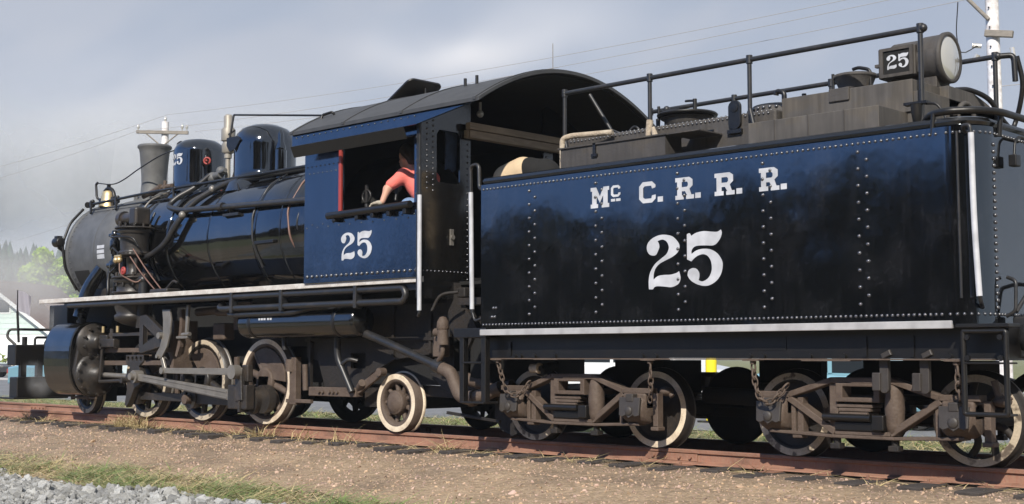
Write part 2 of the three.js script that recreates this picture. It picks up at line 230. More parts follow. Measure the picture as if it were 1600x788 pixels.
// ------------------------------------------------------------------ tender
{
  const t = thing('tender', 'long black riveted oil tender numbered 25 with two trucks at the right of the train', 'tender', 0.9, 0, 0);
  const ZT = 1.5, cr = 0.3;
  // tank body in plan (shape x = X, shape y = -Z), open gangway recess at the front
  const plan = (g) => {
    const s = new THREE.Shape(), z = ZT - g, xr = 3.92 - g, r = cr - g;
    s.moveTo(-1.92 + g, -z); s.lineTo(xr - r, -z); s.absarc(xr - r, -z + r, r, -Math.PI / 2, 0); s.lineTo(xr, z - r); s.absarc(xr - r, z - r, r, 0, Math.PI / 2); s.lineTo(-1.92 + g, z);
    s.lineTo(-1.92 + g, 0.75 + g); s.lineTo(-1.35 + g, 0.75 + g); s.lineTo(-1.35 + g, -0.75 - g); s.lineTo(-1.92 + g, -0.75 - g); s.closePath(); return s;
  };
  const up = (shape, y0, y1, bv = 0) => ext(shape, y0, y1, bv).rotateX(-Math.PI / 2);
  const body = part('tank_body', up(plan(0), 1.235, 2.9), M.paint, t);
  part('top_coping', [up(plan(0.012), 2.9, 2.985, 0.04)], M.black, t);
  part('tank_deck', up(plan(0.1), 2.985, 2.992), M.deck, t);
  part('edge_strip', box(-1.92, 3.66, 1.195, 1.262, ZT - 0.02, ZT + 0.022, 0.006), M.stripe, t);
  part('tank_sole', box(-1.9, 3.9, 1.205, 1.233, -1.45, 1.47), M.satin, t);
  // rivets
  const sp = [];
  for (let x = -1.88; x < 3.6; x += 0.056) sp.push([x, 2.845, ZT, 0, 0, 1]);
  for (let x = -1.88; x < 3.6; x += 0.05) sp.push([x, 1.315, ZT, 0, 0, 1]);
  for (let a = 0.08; a < 1.5; a += 0.19) for (const y of [2.845, 1.315]) sp.push([3.62 + Math.sin(a) * cr, y, 1.2 + Math.cos(a) * cr, Math.sin(a), 0, Math.cos(a)]);
  for (let z = 1.17; z > -1.2; z -= 0.056) for (const y of [2.845, 1.315]) sp.push([3.92, y, z, 1, 0, 0]);
  rivets(t, sp, 0.0155, 'seam_rivets');
  const sv = [];
  for (const x of [-1.13, -0.18, 0.88, 1.87, 2.86]) for (let i = 0, y = 1.42; y < 2.8; y += 0.075, i++) sv.push([x + (i % 2 ? 0.042 : -0.042), y, ZT, 0, 0, 1]);
  for (let y = 1.37; y < 2.8; y += 0.06) sv.push([3.92, y, 1.2, 1, 0, 0]);
  for (const x of [-1.74, -1.7]) sv.push([x, 1.4, ZT, 0, 0, 1], [x + 0.02, 1.5, ZT, 0, 0, 1]);
  rivets(t, sv, 0.019, 'panel_rivets');
  // lettering
  for (const g of number25(0.45, 1.365, 1.63, 2.175, ZT + 0.003)) part('number', g, M.white, t);
  part('letter', letter('M', -0.285, -0.035, 2.505, 2.722, ZT + 0.003), M.white, t);
  part('letter', letter('C', -0.01, 0.115, 2.602, 2.722, ZT + 0.003), M.white, t);
  for (const [a, b] of [[-0.01, 0.045], [0.058, 0.115]]) part('letter_underline', box(a, b, 2.556, 2.583, ZT + 0.002, ZT + 0.005), M.white, t);
  part('letter', letter('C', 0.36, 0.57, 2.505, 2.72, ZT + 0.003), M.white, t);
  for (const [a, b] of [[0.815, 1.04], [1.285, 1.515], [1.79, 2.01]]) part('letter', letter('R', a, b, 2.505, 2.722, ZT + 0.003), M.white, t);
  for (const x of [0.595, 1.055, 1.535, 2.025]) part('full_stop', box(x, x + 0.065, 2.505, 2.558, ZT + 0.002, ZT + 0.005), M.white, t);
  // grab rails
  part('grab_rail', pipe([[-2.16, 1.46, 1.4], [-2.2, 3.16, 1.4], [-2.06, 3.17, 1.4], [-2.03, 2.88, 1.42], [-1.93, 2.86, 1.45]], 0.022, 0.07), M.pipe, t);
  part('grab_rail', rod([-2.165, 1.5, 1.4], [-2.19, 2.85, 1.4], 0.027), M.white, t, 'white painted lower half of the front grab rail');
  part('grab_rail_foot', pipe([[-2.16, 1.47, 1.4], [-2.12, 1.36, 1.4], [-1.95, 1.4, 1.42]], 0.018, 0.05), M.pipe, t);
  part('grab_rail_hook', pipe([[3.78, 2.84, 1.44], [3.79, 2.89, 1.5], [3.855, 2.89, 1.5], [3.865, 2.8, 1.5]], 0.018, 0.03), M.pipe, t); part('grab_rail_foot', pipe([[3.9, 1.47, 1.5], [3.9, 1.4, 1.47], [3.86, 1.37, 1.36]], 0.018, 0.04), M.pipe, t);
  part('corner_grab_rail', pipe([[3.865, 2.82, 1.5], [3.87, 2.1, 1.5], [3.9, 1.46, 1.5]], 0.026, 0.3), M.white, t, 'white painted upright corner grab rail');
  part('corner_grab_rail', pipe([[3.74, 1.45, 1.49], [3.735, 2.85, 1.49]], 0.012), M.pipe, t);
  part('coping_pipe', [pipe([[3.4, 3.0, 1.36], [3.5, 3.03, 1.46], [3.66, 3.03, 1.5], [3.86, 3.03, 1.38], [3.97, 3.03, 1.15], [3.98, 3.03, -1.2]], 0.033, 0.14), ...[1.48, 1.1, 0.2].map((z) => rod([3.93 - (z > 1.4 ? 0.42 : 0), 2.83, z], [3.95 - (z > 1.4 ? 0.42 : 0), 3.03, z], 0.022))], M.satin, t);
  part('rear_cable', [pipe([[3.99, 2.98, 0.2], [4.0, 2.86, 0.5], [3.99, 2.85, 0.85], [3.99, 2.8, 0.92], [3.99, 2.66, 0.95]], 0.012, 0.05), box(3.96, 4.03, 2.58, 2.68, 0.9, 1.0, 0.01)], M.satin, t);
  part('rear_handrail', [pipe([[3.95, 1.3, 1.1], [4.03, 1.34, 1.1], [4.03, 1.6, 1.08], [3.95, 1.63, 1.06]], 0.016, 0.04), pipe([[4.0, 1.34, 1.02], [4.05, 1.55, 0.82], [4.05, 1.6, 0.5], [4.05, 1.6, -0.5]], 0.018, 0.06)], M.pipe, t);
  // deck boxes, tanks and hatches
  const side = part('front_side_box', box(-1.03, 0.42, 2.99, 3.25, 0.86, 1.14), M.deck, t);
  part('box_lid', [ext(poly([[-1.06, 3.25], [0.45, 3.25], [0.45, 3.265], [-1.06, 3.265]]), 0.84, 1.16), box(0.45, 0.86, 3.245, 3.258, 0.75, 1.16).rotateZ(-0.0)], M.deck, side);
  part('hasp', [box(-0.55, -0.51, 3.14, 3.27, 1.145, 1.16), box(-0.57, -0.49, 3.12, 3.15, 1.14, 1.165)], M.satin, side);
  const ot = part('oil_tank', box(-1.32, 1.5, 2.99, 3.44, -0.74, 0.74, 0.03), M.deck, t);
  const tr = []; for (let x = -1.28; x < 1.46; x += 0.055) tr.push([x, 3.405, 0.742, 0, 0, 1]); for (let x = -1.28; x < 1.46; x += 0.055) tr.push([x, 3.44, 0.69, 0, 1, 0]);
  rivets(ot, tr, 0.014, 'tank_rivets');
  part('seam_bar', box(-0.35, 0.75, 3.3, 3.315, 0.742, 0.752), M.satin, ot);
  const mh = part('manhole', [latheY([[0.001, 3.44], [0.26, 3.44], [0.26, 3.62], [0.3, 3.63], [0.3, 3.645], [0.001, 3.645]], -0.13, 0, 0, 32)], M.deck, t);
  part('manhole_lid', [latheY([[0.001, 3.7], [0.33, 3.69], [0.345, 3.675], [0.335, 3.652], [0.3, 3.648], [0.001, 3.648]], -0.13, 0, 0, 32)], M.satin, mh);
  part('manhole_clamp', [rod([-0.38, 3.6, 0.2], [-0.38, 3.78, 0.2], 0.018), rod([-0.4, 3.72, 0.2], [-0.1, 3.715, 0.2], 0.012), rod([0.12, 3.68, 0.2], [0.12, 3.8, 0.2], 0.024), pipe([[0.12, 3.78, 0.2], [0, 3.8, 0.16], [-0.06, 3.81, 0.12]], 0.014, 0.03), rod([-0.33, 3.5, 0.28], [-0.33, 3.62, 0.28], 0.025)], M.satin, mh);
  part('lifting_lug', [ext(rrect(0, 0.15, 0, 0.3, 0.07), 0, 0.03, 0.005).translate(0.95, 3.28, 0.745), latheZ([[0.001, 0], [0.045, 0], [0.045, 0.006], [0.001, 0.006]], 1.025, 3.5, 0.776, 12), box(0.94, 1.11, 3.24, 3.28, 0.745, 0.78)], M.satin, t);
  const vd = part('vent_dome', latheY([[0.001, 3.62], [0.12, 3.615], [0.27, 3.59], [0.31, 3.55], [0.32, 3.5], [0.33, 3.44], [0.001, 3.44]], 1.13, 0, 0.1, 32), M.deck, t);
  rivets(vd, row(30, (f) => [1.13 + 0.315 * Math.cos(f * 6.28), 3.54, 0.1 + 0.315 * Math.sin(f * 6.28), Math.cos(f * 6.28), 0.3, Math.sin(f * 6.28)]), 0.019, 'dome_rivets');
  part('vent_pipe', pipe([[1.2, 3.58, 0.1], [1.2, 3.74, 0.1], [1.11, 3.76, 0.1], [1.1, 3.72, 0.1]], 0.028, 0.05), M.satin, t);
  part('stub_pipe', rod([1.62, 3.5, 0.4], [1.62, 3.62, 0.4], 0.024), M.satin, t);
  const lb = part('low_tank', box(1.46, 2.86, 2.99, 3.235, -1.18, 1.18, 0.008), M.tank, t);
  for (const x of [1.75, 2.12, 2.5]) part('tank_seam', box(x, x + 0.012, 2.995, 3.233, 1.18, 1.186), M.deck, lb);
  const ub = part('upper_tank', [box(1.52, 2.93, 3.236, 3.545, -0.72, 0.66, 0.008), box(2.86, 3.02, 2.99, 3.43, -1.05, 0.64, 0.008), extX(poly([[-0.1, 3.0], [-0.1, 3.55], [0.45, 3.55], [0.7, 3.5], [1.25, 3.36], [1.25, 3.0]]), 2.862, 3.02, 0.006)], M.tank, t);
  part('tank_end_hoop', [pipe([[3.04, 3.0, -0.02], [3.05, 3.3, -0.02], [3.05, 3.38, -0.08], [3.05, 3.42, -0.2], [3.05, 3.38, -0.34], [3.05, 3.2, -0.4], [3.05, 3.0, -0.4]], 0.025, 0.1), box(3.02, 3.06, 3.27, 3.31, -0.05, 0.02)], M.tank, ub);
  part('cable', hose([[2.95, 3.56, -0.2], [3.0, 3.58, -0.4], [3.1, 3.5, -0.62], [3.16, 3.3, -0.8], [3.18, 3.24, -0.95], [3.19, 3.3, -1.0], [3.26, 3.5, -0.98], [3.3, 3.7, -0.95], [3.27, 3.96, -0.9]], 0.026, 40), M.satin, t);
  // filler hatch on the upper tank
  const fh = part('filler_hatch', [latheY([[0.001, 3.545], [0.17, 3.545], [0.16, 3.62], [0.2, 3.72], [0.21, 3.725], [0.21, 3.75], [0.001, 3.77]], 2.13, 0, 0.28, 24), box(2.06, 2.28, 3.43, 3.56, 0.46, 0.68, 0.01)], M.deck, t);
  part('hatch_clamp', [rod([1.93, 3.62, 0.36], [1.93, 3.78, 0.36], 0.016), pipe([[2.31, 3.6, 0.3], [2.31, 3.78, 0.3], [2.18, 3.82, 0.3], [2.12, 3.81, 0.3]], 0.018, 0.05), rod([1.94, 3.72, 0.28], [2.32, 3.73, 0.28], 0.016)], M.satin, fh);
  // headlight facing backwards
  const hl = part('headlight', [latheX([[0.001, 0], [0.2, 0], [0.215, 0.02], [0.215, 0.34], [0.235, 0.34], [0.235, 0.52], [0.25, 0.53], [0.25, 0.57], [0.215, 0.575], [0.215, 0.56], [0.001, 0.56]], 2.43, 3.84, 0, 40), box(2.42, 2.92, 3.545, 3.66, -0.14, 0.14, 0.01), box(2.36, 2.75, 3.68, 3.98, -0.235, 0.235, 0.012)], M.deck, t);
  part('headlight_lens', latheX([[0.001, 0.60], [0.1, 0.593], [0.18, 0.575], [0.218, 0.56], [0.218, 0.555], [0.001, 0.555]], 2.43, 3.84, 0, 40), M.lens, hl);
  part('number_board', box(2.42, 2.7, 3.715, 3.945, 0.236, 0.24), M.soot, hl);
  part('board_frame', [box(2.385, 2.735, 3.945, 3.975, 0.236, 0.255), box(2.385, 2.735, 3.685, 3.715, 0.236, 0.255), box(2.385, 2.42, 3.715, 3.945, 0.236, 0.255), box(2.7, 2.735, 3.715, 3.945, 0.236, 0.255), box(2.33, 2.38, 3.8, 3.83, 0.2, 0.25), rod([2.78, 3.9, 0.22], [2.78, 3.98, 0.22], 0.016), rod([2.78, 3.7, 0.22], [2.78, 3.78, 0.22], 0.016)], M.deck, hl);
  for (const g of number25(2.455, 2.685, 3.76, 3.905, 0.2415)) part('number', g, M.white, hl);
  // railings
  const hr = (z, name) => {
    const y = 3.965, post = [[-1.27, 3.4], [-0.04, 3.42], [1.235, 3.4], [3.09, 3.0]];
    const h = part('handrail', [rod([-1.27, y, z], [3.12, y, z], 0.026, 0.026, 10), new THREE.SphereGeometry(0.04, 10, 8).translate(3.12, y, z), new THREE.SphereGeometry(0.036, 10, 8).translate(-1.27, y, z)], M.pipe, t);
    for (const [x, b] of post) part('post', [rod([x, b, z], [x, y, z], 0.024), rod([x, y - 0.04, z], [x, y + 0.045, z], 0.034), ...(b > 3.2 ? [rod([x, b + 0.06, z], [x + 0.05, 3.25, z - 0.0], 0.024)] : [])], M.pipe, h);
    return h;
  };
  hr(0.8); hr(-0.8);
  part('end_stanchion', pipe([[3.12, 3.965, -0.8], [3.26, 3.965, -0.85], [3.27, 3.7, -0.85]], 0.03, 0.05), M.satin, t);
  part('deck_horn', [latheY([[0.06, 3.2], [0.055, 3.19], [0.05, 3.12], [0.03, 3.0], [0.001, 3.0]], 3.2, 0, 1.12, 16), box(3.08, 3.3, 3.2, 3.225, 1.06, 1.14), pipe([[3.28, 3.2, 1.1], [3.38, 3.19, 1.1], [3.44, 3.08, 1.08], [3.46, 3.0, 1.08]], 0.012, 0.06)], M.satin, t);
  // lagged pipe and levers over the front edge
  part('lagged_pipe', pipe([[-1.13, 2.99, 1.0], [-1.13, 3.4, 1.0], [-1.05, 3.43, 0.95], [-0.55, 3.43, 0.82]], 0.032, 0.05), M.lag, t);
  part('valve_lever', [rod([-1.15, 3.98, 0.5], [-0.9, 3.55, 0.42], 0.022), hose([[-0.9, 3.55, 0.42], [-0.7, 3.48, 0.4], [-0.6, 3.56, 0.36], [-0.5, 3.46, 0.34]], 0.013, 16)], M.pipe, t);
  part('valve_lever', [rod([-0.4, 3.75, 0.0], [-0.3, 3.45, 0.0], 0.016), new THREE.SphereGeometry(0.04, 10, 8).translate(-0.42, 3.78, 0)], M.pipe, t);
  part('valve_lever', [rod([-0.2, 3.45, 0.1], [-0.08, 3.66, 0.1], 0.016), new THREE.SphereGeometry(0.045, 10, 8).translate(-0.07, 3.68, 0.1)], M.pipe, t);
  part('rope_wrap', [rod([-0.05, 3.28, 0.83], [-0.04, 3.5, 0.8], 0.03, 0.04), rod([0.06, 3.26, 0.82], [0.0, 3.42, 0.8], 0.045, 0.02)], M.lag, t);
  // underframe
  const uf = part('underframe', [box(-2.05, 4.02, 0.945, 1.2, 1.3, 1.33), box(-2.05, 4.02, 0.945, 1.2, -1.33, -1.3), box(-2.05, -1.95, 0.93, 1.2, -1.3, 1.3), box(3.93, 4.05, 0.93, 1.2, -1.3, 1.3), box(-1.9, 3.9, 0.95, 1.2, -0.3, 0.3), box(-1.95, 3.93, 1.15, 1.2, -1.3, 1.3)], M.satin, t);
  part('frame_flange', [box(-1.9, 3.95, 0.93, 0.943, 1.22, 1.40), box(-1.2, -0.85, 0.925, 0.93, 1.2, 1.41), box(2.15, 2.65, 0.92, 0.93, 1.2, 1.41)], M.brown, uf);
  stuff(part('frame_bolt', [-1.55, -1.46, -1.25, -0.95, 0.25, 0.42, 1.55, 1.7, 2.2, 2.55, 3.55].map((x) => bolt(x, 0.965, 1.33, 0.026, 0.024)), M.satin, uf));
  for (const [a, b, c, d, e] of [[1.55, 1.95, 1.02, 1.14, 1.336], [-1.63, -1.6, 0.97, 1.12, 1.35], [2.75, 2.78, 0.96, 1.14, 1.345], [3.2, 3.23, 0.96, 1.14, 1.345]]) part('frame_plate', box(a, b, c, d, 1.331, e), M.satin, uf);
  for (const x of [2.88, 3.26]) part('brake_strap', [ext(rrect(0, 0.085, 0, 0.34, 0.04), 0, 0.05, 0.006).translate(x + 0.005, 0.64, 1.27), box(x - 0.06, x + 0.02, 0.66, 0.82, 1.29, 1.34, 0.01), bar([x + 0.04, 0.96, 1.33], [x + 0.13, 1.0, 1.34], 0.05, 0.03)], M.boxlid, t);
  for (const g of [box(-1.0, -0.3, 0.55, 0.92, -0.45, 0.25), box(2.2, 3.2, 0.5, 0.92, -0.45, 0.2), rod([0.3, 0.55, 0.3], [2.2, 0.5, 0.3], 0.09), box(0.7, 1.3, 0.2, 0.68, -0.3, 0.1), box(0.42, 1.2, 0.5, 0.94, -0.66, -0.54), box(1.7, 1.85, 0.5, 0.94, -0.66, -0.54), box(2.15, 2.5, 0.5, 0.94, -0.66, -0.54), bar([-1.2, 0.35, -0.2], [0.6, 0.35, -0.2], 0.1, 0.06), bar([1.6, 0.35, -0.2], [3.2, 0.35, -0.2], 0.1, 0.06), rod([-1.34, 0.86, 0.9], [-1.3, 0.8, 1.2], 0.06)]) part('brake_gear', g, M.soot, t);
  part('pipe_end', latheX([[0.03, 0], [0.05, 0], [0.05, 0.1], [0.06, 0.1], [0.06, 0.13], [0.03, 0.13]], -1.42, 0.83, 1.2, 14), M.lag, t);
  // steps
  part('front_step', [box(-2.27, -2.2, 0.44, 1.28, 1.42, 1.5, 0.01), box(-1.92, -1.85, 0.44, 1.28, 1.42, 1.5, 0.01), box(-2.24, -1.86, 0.43, 0.452, 1.28, 1.52, 0.006), box(-2.24, -1.86, 0.88, 0.9, 1.25, 1.5, 0.006), box(-2.36, -1.84, 1.17, 1.28, 1.2, 1.51, 0.01)], M.satin, t);
  part('rear_step', [pipe([[3.75, 1.17, 1.5], [3.75, 0.49, 1.5], [4.11, 0.49, 1.5], [4.11, 1.17, 1.5], [3.75, 1.17, 1.5]], 0.024, 0.02, 6), box(3.75, 4.11, 0.475, 0.495, 1.3, 1.52, 0.006), box(3.75, 4.11, 0.9, 0.915, 1.28, 1.52, 0.006), ...[[3.79, 1.12], [4.07, 1.12], [3.79, 0.95], [4.07, 0.95]].map(([x, y]) => bolt(x, y, 1.5, 0.025, 0.03)), box(3.7, 4.15, 1.2, 1.232, 1.3, 1.53, 0.006)], M.satin, t);
  part('rear_lamp', [latheX([[0.001, 0.1], [0.1, 0.1], [0.1, 0.13], [0.14, 0.13], [0.15, 0.1], [0.15, 0.0], [0.12, -0.1], [0.001, -0.1]], 4.12, 1.12, 0.98, 24), box(3.98, 4.1, 0.95, 1.3, 0.9, 1.06, 0.02)], M.pipe, t);
  // chains
  const link = (m) => new THREE.TorusGeometry(0.036, 0.0105, 6, 12).scale(0.72, 1.25, 1);
  const chain = (pts) => {
    const c = new THREE.CatmullRomCurve3(pts.map(P3)), n = Math.max(3, Math.round(c.getLength() / 0.066)), q = new THREE.Quaternion(), g = [];
    const holder = part('chain', [rod(pts[0], V(...pts[0]).add(V(0, 0.03, 0)), 0.03), box(pts[0][0] - 0.09, pts[0][0] + 0.09, pts[0][1] + 0.03, pts[0][1] + 0.045, pts[0][2] - 0.05, pts[0][2] + 0.05)], M.brown, t);
    for (let i = 0; i < n; i++) { const u = (i + 0.5) / n, p = c.getPointAt(u), d = c.getTangentAt(u); part('link', link().rotateY(i % 2 ? Math.PI / 2 : 0).applyQuaternion(q.setFromUnitVectors(V(0, 1, 0), d)).translate(p.x, p.y, p.z), M.brown, holder); }
  };
  chain([[-1.78, 0.89, 1.36], [-1.72, 0.72, 1.36], [-1.66, 0.57, 1.34], [-1.56, 0.53, 1.3], [-1.48, 0.6, 1.25], [-1.43, 0.68, 1.22]]);
  chain([[0.37, 0.89, 1.36], [0.375, 0.75, 1.36], [0.36, 0.62, 1.34], [0.3, 0.5, 1.28]]);
  chain([[1.6, 0.89, 1.36], [1.62, 0.72, 1.36], [1.68, 0.56, 1.35], [1.76, 0.54, 1.32], [1.84, 0.62, 1.28], [1.9, 0.7, 1.24]]);
  chain([[3.62, 0.89, 1.36], [3.63, 0.75, 1.36], [3.62, 0.6, 1.32]]);
  // wheels
  const wheel = (x, spoked, rim, full) => {
    const z1 = 0.81, prof = spoked ? [[0.33, 0.7], [0.405, 0.7], [0.44, 0.7], [0.44, 0.722], [0.408, 0.732], [0.404, z1], [0.335, z1], [0.33, 0.79], [0.33, 0.7]] : [[0.001, 0.72], [0.33, 0.7], [0.405, 0.69], [0.44, 0.69], [0.44, 0.722], [0.408, 0.732], [0.404, z1], [0.325, z1], [0.315, 0.785], [0.3, 0.765], [0.14, 0.75], [0.1, 0.81], [0.001, 0.81]];
    const w = part('wheel', [latheZ(prof, x, 0.404, 0, 56), ...(spoked ? [latheZ([[0.001, 0.7], [0.12, 0.7], [0.12, 0.81], [0.001, 0.83]], x, 0.404, 0, 24)] : [])], M.frame, t);
    part('tyre_face', latheZ([[0.336, z1 + 0.001], [0.4, z1 + 0.001], [0.4, z1 + 0.004], [0.336, z1 + 0.004], [0.336, z1 + 0.001]], x, 0.404, 0, 56), rim, w);
    if (full) part('tread_edge', latheZ([[0.437, 0.694], [0.4415, 0.694], [0.4415, 0.716], [0.437, 0.716]], x, 0.404, 0, 56), M.steel, w);
    if (spoked) for (let k = 0; k < 9; k++) { const a = k / 9 * Math.PI * 2 + 0.2, c = new THREE.CatmullRomCurve3([V(0.1, 0, 0), V(0.2, 0.05, 0), V(0.34, 0.02, 0)]); part('spoke', new THREE.TubeGeometry(c, 6, 0.036, 6).scale(1, 1, 0.7).rotateZ(a).translate(x, 0.404, 0.755), M.frame, w); }
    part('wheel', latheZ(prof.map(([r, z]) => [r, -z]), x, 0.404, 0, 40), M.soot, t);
    part('axle', rod([x, 0.404, -0.8], [x, 0.404, 0.72], 0.075), M.soot, t);
  };
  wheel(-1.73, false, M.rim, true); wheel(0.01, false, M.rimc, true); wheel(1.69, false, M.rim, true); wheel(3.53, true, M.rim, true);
  // arch bar truck frames
  const truck = (cx, half, z) => {
    const s = Math.sign(z), Z = Math.abs(z), q = (a) => s * a, L = [];
    const top = [[-half - 0.2, 0.605], [-half + 0.17, 0.605], [-0.3, 0.745], [0.3, 0.745], [half - 0.17, 0.605], [half + 0.2, 0.605]];
    const f = part('truck_frame', [...row(5, (_, i) => bar([cx + top[i][0], top[i][1], q(Z)], [cx + top[i + 1][0], top[i + 1][1], q(Z)], 0.055, 0.14)), bar([cx - half - 0.05, 0.26, q(Z)], [cx - 0.3, 0.235, q(Z)], 0.03, 0.14), bar([cx - 0.3, 0.235, q(Z)], [cx + 0.32, 0.235, q(Z)], 0.03, 0.14), bar([cx + 0.32, 0.235, q(Z)], [cx + half + 0.05, 0.26, q(Z)], 0.03, 0.14)], M.brown, t);
    part('arch_bar', [bar([cx - half + 0.16, 0.575, q(Z)], [cx - 0.27, 0.27, q(Z)], 0.06, 0.13), bar([cx - 0.27, 0.27, q(Z)], [cx + 0.28, 0.27, q(Z)], 0.04, 0.13), bar([cx + 0.28, 0.27, q(Z)], [cx + half - 0.16, 0.575, q(Z)], 0.06, 0.13)], M.brown, f);
    part('column', latheY([[0.001, 0.72], [0.06, 0.72], [0.078, 0.66], [0.09, 0.5], [0.082, 0.35], [0.062, 0.26], [0.001, 0.26]], cx + 0.3, 0, q(Z), 16), M.brown, f);
    part('column', box(cx - 0.33, cx - 0.24, 0.26, 0.72, q(Z - 0.05), q(Z + 0.05), 0.015), M.brown, f);
    part('bolster', [ext(poly(rect(cx - 0.24, cx + 0.2, 0.55, 0.72), [rect(cx - 0.17, cx + 0.14, 0.59, 0.69)]), Math.min(q(Z - 0.08), q(Z + 0.09)), Math.max(q(Z - 0.08), q(Z + 0.09)), 0.008), box(cx - 0.24, cx + 0.2, 0.55, 0.6, -0.7 * s, q(Z - 0.08))], M.brown, f);
    part('spring_plank', [box(cx - 0.25, cx + 0.12, 0.5, 0.53, q(Z - 0.12), q(Z + 0.06), 0.006), box(cx - 0.22, cx + 0.1, 0.465, 0.495, q(Z - 0.12), q(Z + 0.08), 0.006), box(cx - 0.2, cx + 0.08, 0.43, 0.46, q(Z - 0.12), q(Z + 0.1), 0.006)], M.brown, f);
    part('brake_beam', [rod([cx - 0.36, 0.41, q(Z + 0.1)], [cx + 0.12, 0.41, q(Z + 0.1)], 0.035), box(cx - 0.26, cx + 0.2, 0.29, 0.37, q(Z - 0.1), q(Z + 0.08), 0.01), box(cx + 0.13, cx + 0.25, 0.3, 0.44, q(Z + 0.02), q(Z + 0.12), 0.015)], M.satin, f);
    for (const x of [-0.28, 0.3]) part('frame_nut', [new THREE.CylinderGeometry(0.035, 0.035, 0.07, 6).translate(cx + x, 0.185, q(Z)), box(cx + x - 0.05, cx + x + 0.05, 0.12, 0.17, q(Z - 0.05), q(Z + 0.05), 0.008)], M.frame, f);
    for (const d of [-1, 1]) {
      const x = cx + d * half;
      const jb = part('journal_box', [latheX([[0.001, -0.15], [0.13, -0.15], [0.16, -0.1], [0.16, 0.1], [0.13, 0.15], [0.001, 0.15]], x, 0.42, q(Z - 0.02), 20), box(x - 0.15, x + 0.15, 0.4, 0.585, q(Z - 0.14), q(Z + 0.08), 0.03), bar([x + (d < 0 ? 0.2 : -0.2), 0.58, q(Z)], [x + (d < 0 ? 0.2 : -0.2), 0.24, q(Z)], 0.045, 0.08), bar([x + (d < 0 ? 0.27 : 0.24), 0.58, q(Z - 0.02)], [x + (d < 0 ? 0.27 : 0.24), 0.24, q(Z - 0.02)], 0.06, 0.1), box(x + 0.2, x + 0.3, 0.2, 0.24, q(Z - 0.06), q(Z + 0.06), 0.01)], M.brown, f);
      part('box_lid', [ext(poly([[x - 0.13, 0.335], [x - 0.09, 0.315], [x - 0.04, 0.335], [x, 0.305], [x + 0.05, 0.335], [x + 0.09, 0.32], [x + 0.13, 0.335], [x + 0.135, 0.52], [x - 0.14, 0.52]]), 0, 0.03, 0.008).rotateX(s > 0 ? -0.12 : 0.12).translate(0, s > 0 ? 0.02 : 0, q(Z + 0.2) - (s > 0 ? 0.02 : 0.03)), box(x - 0.05, x + 0.05, 0.49, 0.575, q(Z + 0.05), q(Z + 0.16), 0.015), new THREE.SphereGeometry(0.05, 10, 6).scale(1, 1, 0.4).translate(x, 0.4, q(Z + 0.17))], M.boxlid, f);
    }
  };
  for (const z of [1.1, -1.1]) { truck(-0.86, 0.87, z); truck(2.61, 0.92, z); }
  part('hose_coupling', [new THREE.SphereGeometry(0.07, 10, 8).scale(1.2, 0.7, 1).translate(0.28, 0.6, 0.98), rod([0.3, 0.62, 0.98], [0.36, 0.55, 0.98], 0.03), new THREE.SphereGeometry(0.07, 10, 8).scale(1.2, 0.7, 1).translate(3.86, 0.58, 1.02), rod([3.84, 0.58, 1.02], [3.8, 0.76, 1.04], 0.03), rod([3.88, 0.56, 1.02], [3.93, 0.62, 1.02], 0.025)], M.brown, t);
}

